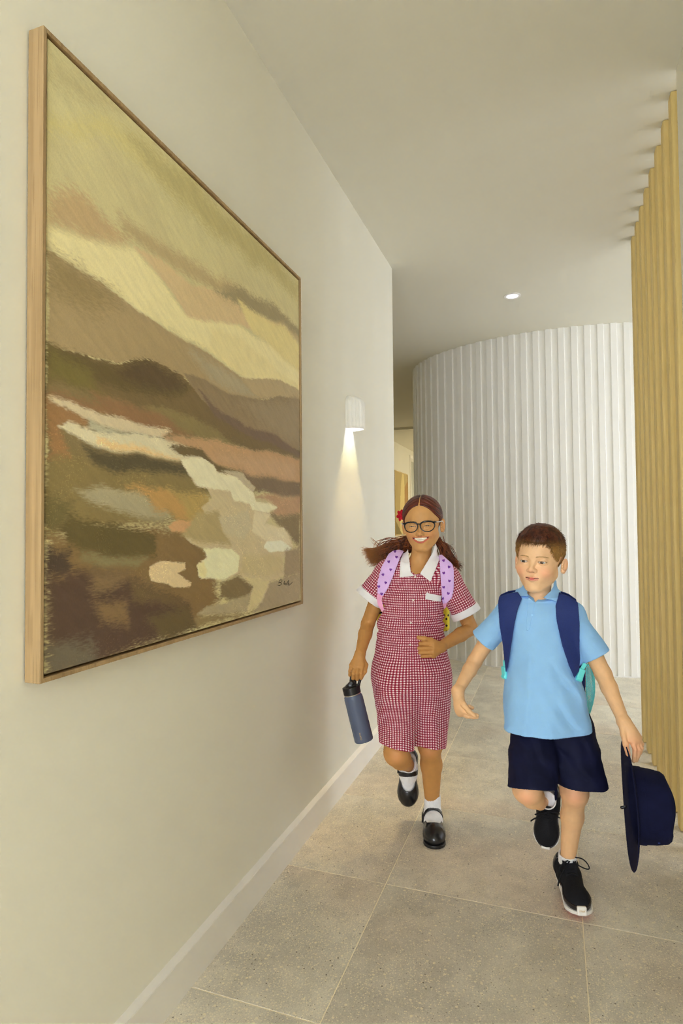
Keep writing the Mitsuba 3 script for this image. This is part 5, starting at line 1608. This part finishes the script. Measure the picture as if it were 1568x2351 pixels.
# shorts
cloth_bump('mat_navy', proc(lambda p, n, uv: mi.Color3f([.0045, .0055, .026]) * (.6 + .8 * fbm(p.x * 30.0, p.y * 30.0, p.z * 30.0, 2) + .4 * noise(p.x * 1100.0, p.y * 1100.0, p.z * 1100.0))), 0.75, 900.0, .0003, .25)
TS = Solid()
TS.cap((-.036, -.002, .56), (-.041, -.206, .374), .070, .0745, .0)
TS.cap((.066, -.002, .55), (.108, -.045, .34), .076, .082, .03)
TS.ell((.012, .006, .540), (.118, .082, .060), .04)


def short_fold(P):
    return .006 * (meshkit.fbm(P * 22, 3, 4) - .5) + .0025 * np.sin(P[:, 0] * 90 + P[:, 2] * 60 + 5 * meshkit.noise(P * 20))


TSF = Solid().add(lambda P: TS(P) - short_fold(P), None, 0)
TSH = Solid().add(lambda P: np.maximum(TSF(P), -(TSF(P) + .0075)), None, 0)
for side, p_, n_ in ((-1, V3(-.03, -.235, .415), (.05, -.34, -1)), (1, V3(.12, -.06, .372), (-.02, -.10, -1))):
    n_ = V3(*n_) / np.linalg.norm(n_)
    TSH.add(lambda P, p_=p_, n_=n_, side=side: np.maximum(-((P - p_) @ n_), -(P[:, 0] - .022) * side), None, 0, 0, 's')
TSH.plane((0, 0, .575), (0, 0, 1))
put('shorts', BF.world(TSH.mesh((-.15, -.26, .30), (.24, .14, .63), .0028)), 'mat_navy', boy, smooth=True, label='navy school shorts')


def sneaker(person, fr, ft, L1=.158):
    L0, w = -.055, .040
    U = Solid()
    U.cap((-.020, 0, .042), (.02, 0, .044), .034, .033, .02).cap((.02, 0, .042), (.098, 0, .032), .033, .028, .02)
    U.ell((.108, 0, .030), (.047, .0365, .026), .02).ell((-.024, 0, .052), (.032, .032, .036), .02)
    D = Solid().add(lambda P: U(P), None, 0)
    D.add(lambda P: .016 - P[:, 2], None, 0, .003, 'i')
    o = Solid().cap((-.023, 0, .092), (.012, 0, .096), .027, .025, .01).cap((-.022, 0, .118), (.008, 0, .122), .036, .036)
    D.field(Solid().add(lambda P: np.maximum(U(P) + .004, P[:, 0] - .03), None, 0), 0, 's')
    D.field(o, .003, 's')
    k = put('shoe', fr.world(ft.place(D.mesh((-.07, -.05, .005), (L1 + .01, .05, .11), .0020))), 'mat_black_mesh', person, smooth=True, label='black running shoe with white sole')
    # tongue
    t = Solid().rbox((.034, 0, .078), (.030, .0215, .0055), .0055, R=rot('y', 40))
    put('tongue', fr.world(ft.place(t.mesh((-.02, -.04, .05), (.09, .04, .14), .0022))), 'mat_black_mesh', k, smooth=True)
    # overlays: toe rand and quarter in shiny black, midsole in white
    r = Solid().add(lambda P: np.maximum.reduce([np.abs(U(P) - .0008) - .0022, P[:, 2] - (.036 + .10 * np.clip(.02 - P[:, 0], 0, .1)), .014 - P[:, 2]]), None, 0)
    put('overlay', fr.world(ft.place(r.mesh((-.07, -.05, .0), (L1 + .01, .05, .10), .0020))), 'mat_black_shiny', k, smooth=True)
    q = Solid().add(lambda P: np.maximum.reduce([U(P) - .0024, -U(P) - .004, P[:, 0] + .016, P[:, 2] - .078, .014 - P[:, 2]]), None, 0)
    put('heel_counter', fr.world(ft.place(q.mesh((-.07, -.05, .0), (.0, .05, .10), .0022))), 'mat_black_shiny', k, smooth=True)

    def mid(P):
        top = .019 + .006 * np.clip((-P[:, 0]) / .05, 0, 1) + .10 * np.clip(P[:, 0] - .125, 0, .1)
        return np.maximum.reduce([footprint(P[:, 0], P[:, 1], L0 - .004, L1 + .003, w + .0015), P[:, 2] - top, .003 - P[:, 2] + .16 * np.clip(P[:, 0] - .10, 0, .1)])
    m = Solid().add(mid, None, 0)
    m.rbox((L1 - .0005, 0, .026), (.0055, .0140, .013), .004, .003, R=rot('y', -18))
    put('midsole', fr.world(ft.place(m.mesh((-.07, -.055, -.004), (L1 + .02, .055, .055), .0022))), 'mat_midsole', k, smooth=45, label='white midsole')
    for x0, x1, nm, bs in ((-.054, .040, 'heel_sole', 'mat_black_shiny'), (.052, L1 - .014, 'tread', 'mat_red_sole')):
        z0 = lambda P: .16 * np.clip(P[:, 0] - .10, 0, .1)
        sl = Solid().add(lambda P, x0=x0, x1=x1: np.maximum.reduce([footprint(P[:, 0], P[:, 1], L0 - .002, L1, w - .003), x0 - P[:, 0], P[:, 0] - x1, P[:, 2] - .004 - z0(P), -P[:, 2] + z0(P)]), None, 0)
        put(nm, fr.world(ft.place(sl.mesh((-.07, -.055, -.006), (L1 + .01, .055, .02), .0022))), bs, k, smooth=45)
    tx = meshkit.text_mesh('max', .0065, .0008)
    v = np.asarray(tx.vertices) - V3(tx.bounds.mean(0)[0], tx.bounds.mean(0)[1], 0)
    tm_ = trimesh.Trimesh(np.stack([v[:, 2], v[:, 0], v[:, 1]], 1), tx.faces, process=False)
    tm_.vertices = np.asarray(tm_.vertices) @ rot('y', -18).T + V3(L1 + .0048, 0, .028)
    put('lettering', fr.world(ft.place(tm_)), 'mat_gilt', k)
    # laces: bars across the tongue and a bow
    lc = []
    for i in range(5):
        x = .030 + i * .0125
        z = .083 - i * .0078
        lc.append(tube(spline([(x - .004, -.0205, z - .013), (x, -.012, z + .001), (x + .001, .0, z + .0035), (x, .012, z + .001), (x + .004, .0205, z - .013)], 12), .0024, 6))
    lc.append(tube(spline([(.026, 0, .098), (.022, .022, .102), (.030, .050, .094), (.042, .056, .080), (.040, .036, .082), (.030, .010, .094)], 30), .0020, 6))
    lc.append(tube(spline([(.028, 0, .098), (.038, -.020, .094), (.048, -.036, .078), (.046, -.030, .070), (.034, -.012, .090)], 24), .0020, 6))
    lc.append(tube(spline([(.030, 0, .096), (.050, -.022, .082), (.070, -.043, .060), (.080, -.050, .046)], 16), .0022, 6))
    put('laces', fr.world(ft.place(cat(*lc))), 'mat_black_mesh', k, smooth=True)


for ft, top, lean in ((BFL, (-.008, 0, .098), (-.12, 0, .99)), (BFR, (.006, 0, .104), (.128, .0, .99))):
    ankle_sock(boy, BF, ft, top, V3(*lean) / np.linalg.norm(lean), .0285, .145, .86, .80)
    sneaker(boy, BF, ft)

# ---------------------------------------------------------------- his backpack
bb = tag(numbered('backpack'), 'navy backpack with teal buckles and mesh pocket worn by the boy', 'backpack')
mat('mat_navy_strap', proc(lambda p, n, uv: mi.Color3f(lin(36, 48, 98)) * (.85 + .3 * noise(p.x * 700.0, p.y * 700.0, p.z * 700.0))), 0.65, 0.2)
mat('mat_navy_pack', proc(lambda p, n, uv: mi.Color3f(lin(22, 34, 84)) * (.85 + .3 * noise(p.x * 700.0, p.y * 700.0, p.z * 700.0))), 0.6, 0.25)
mat('mat_teal', lin(96, 204, 206), 0.35, 0.4)
SP = Solid().field(POLO)
SP.cap((-.09, .0, .925), (-.105, .0, .915), .042, .042, .03).cap((.07, .0, .918), (.085, .0, .908), .042, .042, .03)
for poly in ([(-.1380, .9500), (-.1118, .9622), (-.0780, .9675), (-.0650, .9491), (-.078, .9149), (-.0891, .868), (-.0987, .8103), (-.1122, .7274), (-.1188, .7055), (-.1290, .7909), (-.1370, .8589), (-.1410, .9345)],
             [(.050, .9680), (.0804, .9580), (.1045, .9400), (.1080, .8727), (.1060, .8035), (.1076, .7623), (.1037, .7276), (.0888, .7073), (.0733, .7463), (.0547, .8078), (.0396, .8839), (.0378, .9294)]):
    ptc, lo, hi = patch(SP, .007, .009, poly, .06)
    put('shoulder_strap', BF.world(ptc.mesh((lo[0] - .01, -.14, lo[1] - .01), (hi[0] + .01, .07, hi[1] + .01), .0022)), 'mat_navy_strap', bb, smooth=45)
BPK = Solid().rbox((.004, .165, .750), (.130, .072, .160), .05)
put('bag_body', BF.world(BPK.mesh((-.15, .08, .57), (.16, .26, .98), .005)), 'mat_navy_pack', bb, smooth=True)
for hx, hr in ((-.122, .010), (.116, .012)):
    sd = Solid().rbox((hx, .085, .720), (hr, .020, .130), .008)
    put('harness_strap', BF.world(sd.mesh((hx - .03, .05, .57), (hx + .03, .12, .87), .004)), 'mat_navy_pack', bb, smooth=True)
for c, R0 in (((.1075, -.045, .712), rot('z', 30) @ rot('y', 22)), ((-.1255, -.030, .700), rot('z', -55) @ rot('y', -6))):
    b = Solid().rbox(c, (.011, .005, .020), .003, R=R0).rbox(V3(*c) + R0 @ V3(.002, .002, .026), (.007, .0025, .014), .002, .001, R=R0 @ rot('y', 12)).rbox(V3(*c) + R0 @ V3(0, -.004, -.012), (.009, .004, .004), .0015, .001, R=R0)
    put('buckle', BF.world(b.mesh(V3(*c) - .05, V3(*c) + .05, .0018)), 'mat_teal', bb, smooth=40, label='teal plastic buckle')
# side pocket of netting: cords laid in two directions over a rounded pouch
net, PQ = [], V3(.140, .140, .635)


def pouch(u, v):
    """Pouch on the bag's right side: u around (0..1), v up (0..1)."""
    a = -math.pi * .5 + u * math.pi
    w_ = .028 * (1 - .55 * (2 * v - 1) ** 2) if v < .5 else .028 * (1 - .25 * (2 * v - 1) ** 2)
    return PQ + V3(-.006 + w_ * math.cos(a), .050 * math.sin(a), -.085 + .165 * v)


for k in range(-14, 15):
    for sgn in (-1, 1):
        pts = []
        for t in np.linspace(0, 1, 26):
            u = k / 14 + sgn * (t - .5) * 1.3 + .5
            if 0 <= u <= 1:
                pts.append(pouch(u, t))
        if len(pts) > 2:
            net.append(tube(pts, .0009, 4))
net.append(tube([pouch(u, 1) for u in np.linspace(0, 1, 20)], .0035, 8))
for u in (0.0, .5, 1.0):
    net.append(tube([pouch(u, v) for v in np.linspace(0, 1, 16)], .0022, 6))
kn = put('mesh_pocket', BF.world(cat(*net)), 'mat_teal', bb, smooth=True, label='teal mesh side pocket')

# ---------------------------------------------------------------- wide-brimmed hat in his left hand
ht = tag(numbered('sun_hat'), 'navy wide-brimmed school hat held by the boy', 'hat')
cloth_bump('mat_hat', proc(lambda p, n, uv: mi.Color3f([.0040, .0050, .026]) * (.7 + .6 * fbm(p.x * 40.0, p.y * 40.0, p.z * 40.0, 2) + .5 * noise(p.x * 900.0, p.y * 900.0, p.z * 900.0))), 0.8, 1000.0, .0003, .2)
HA = np.array([.995, -.005, .02]); HA /= np.linalg.norm(HA)                 # from the opening to the crown
HU = V3(0, 0, 1) - HA * HA[2]; HU /= np.linalg.norm(HU)
HM = np.stack([np.cross(HU, HA), HU, HA], 1)
HO = V3(.236, -.112, .357)


def hat(m):
    m = m.copy()
    m.vertices = np.asarray(m.vertices) @ HM.T + HO
    return BF.world(m)


prof = [(.176, -.0115), (.1775, -.0100), (.176, -.0085), (.155, -.0010), (.130, .0035), (.108, .0080), (.1045, .0120), (.1040, .030), (.1015, .060), (.0960, .088), (.088, .098), (.074, .1035), (0, .1055),
        (0, .1035), (.073, .1015), (.086, .096), (.0940, .086), (.0995, .060), (.1020, .030), (.1025, .0115), (.108, .0055), (.130, .0010), (.155, -.0035), (.176, -.0115)]
hm = trimesh.creation.revolve(np.array(prof), sections=96)
v = np.asarray(hm.vertices).copy()
a_ = np.arctan2(v[:, 1], v[:, 0]); r_ = np.hypot(v[:, 0], v[:, 1])
br = np.clip((r_ - .108) / .08, 0, 1)
v[:, 2] += br ** 1.5 * (.004 * np.cos(2 * a_ + .4) + .006) + .004 * np.clip(v[:, 2], 0, 1) / .1 * np.sin(a_ * 3)
hm.vertices = v
put('hat_body', hat(hm), 'mat_hat', ht, smooth=40)
bd = trimesh.creation.revolve(np.array([(.1040, .010), (.1062, .0105), (.1058, .032), (.1040, .0325)]), sections=96)
put('hat_band', hat(bd), 'mat_hat', ht, smooth=40)
for an, zz in ((-62, .060), (-92, .060)):
    t = trimesh.creation.torus(.0026, .0009, 20, 8)
    t.apply_transform(trimesh.transformations.rotation_matrix(math.pi / 2, [0, 1, 0]))
    t.apply_translation([.1018, 0, zz])
    t.apply_transform(trimesh.transformations.rotation_matrix(math.radians(an - 45), [0, 0, 1]))
    put('eyelet', hat(t), 'mat_navy_strap', ht, smooth=True)
tgm = Solid().cap((0, 0, 0), (.010, 0, .004), .0045, .0035, .002)
m = tgm.mesh((-.01, -.01, -.01), (.02, .01, .015), .0015)
m.vertices = np.asarray(m.vertices) + V3(.212, -.110, .342)
put('cord_toggle', BF.world(m), 'mat_black_plastic', ht, smooth=True)
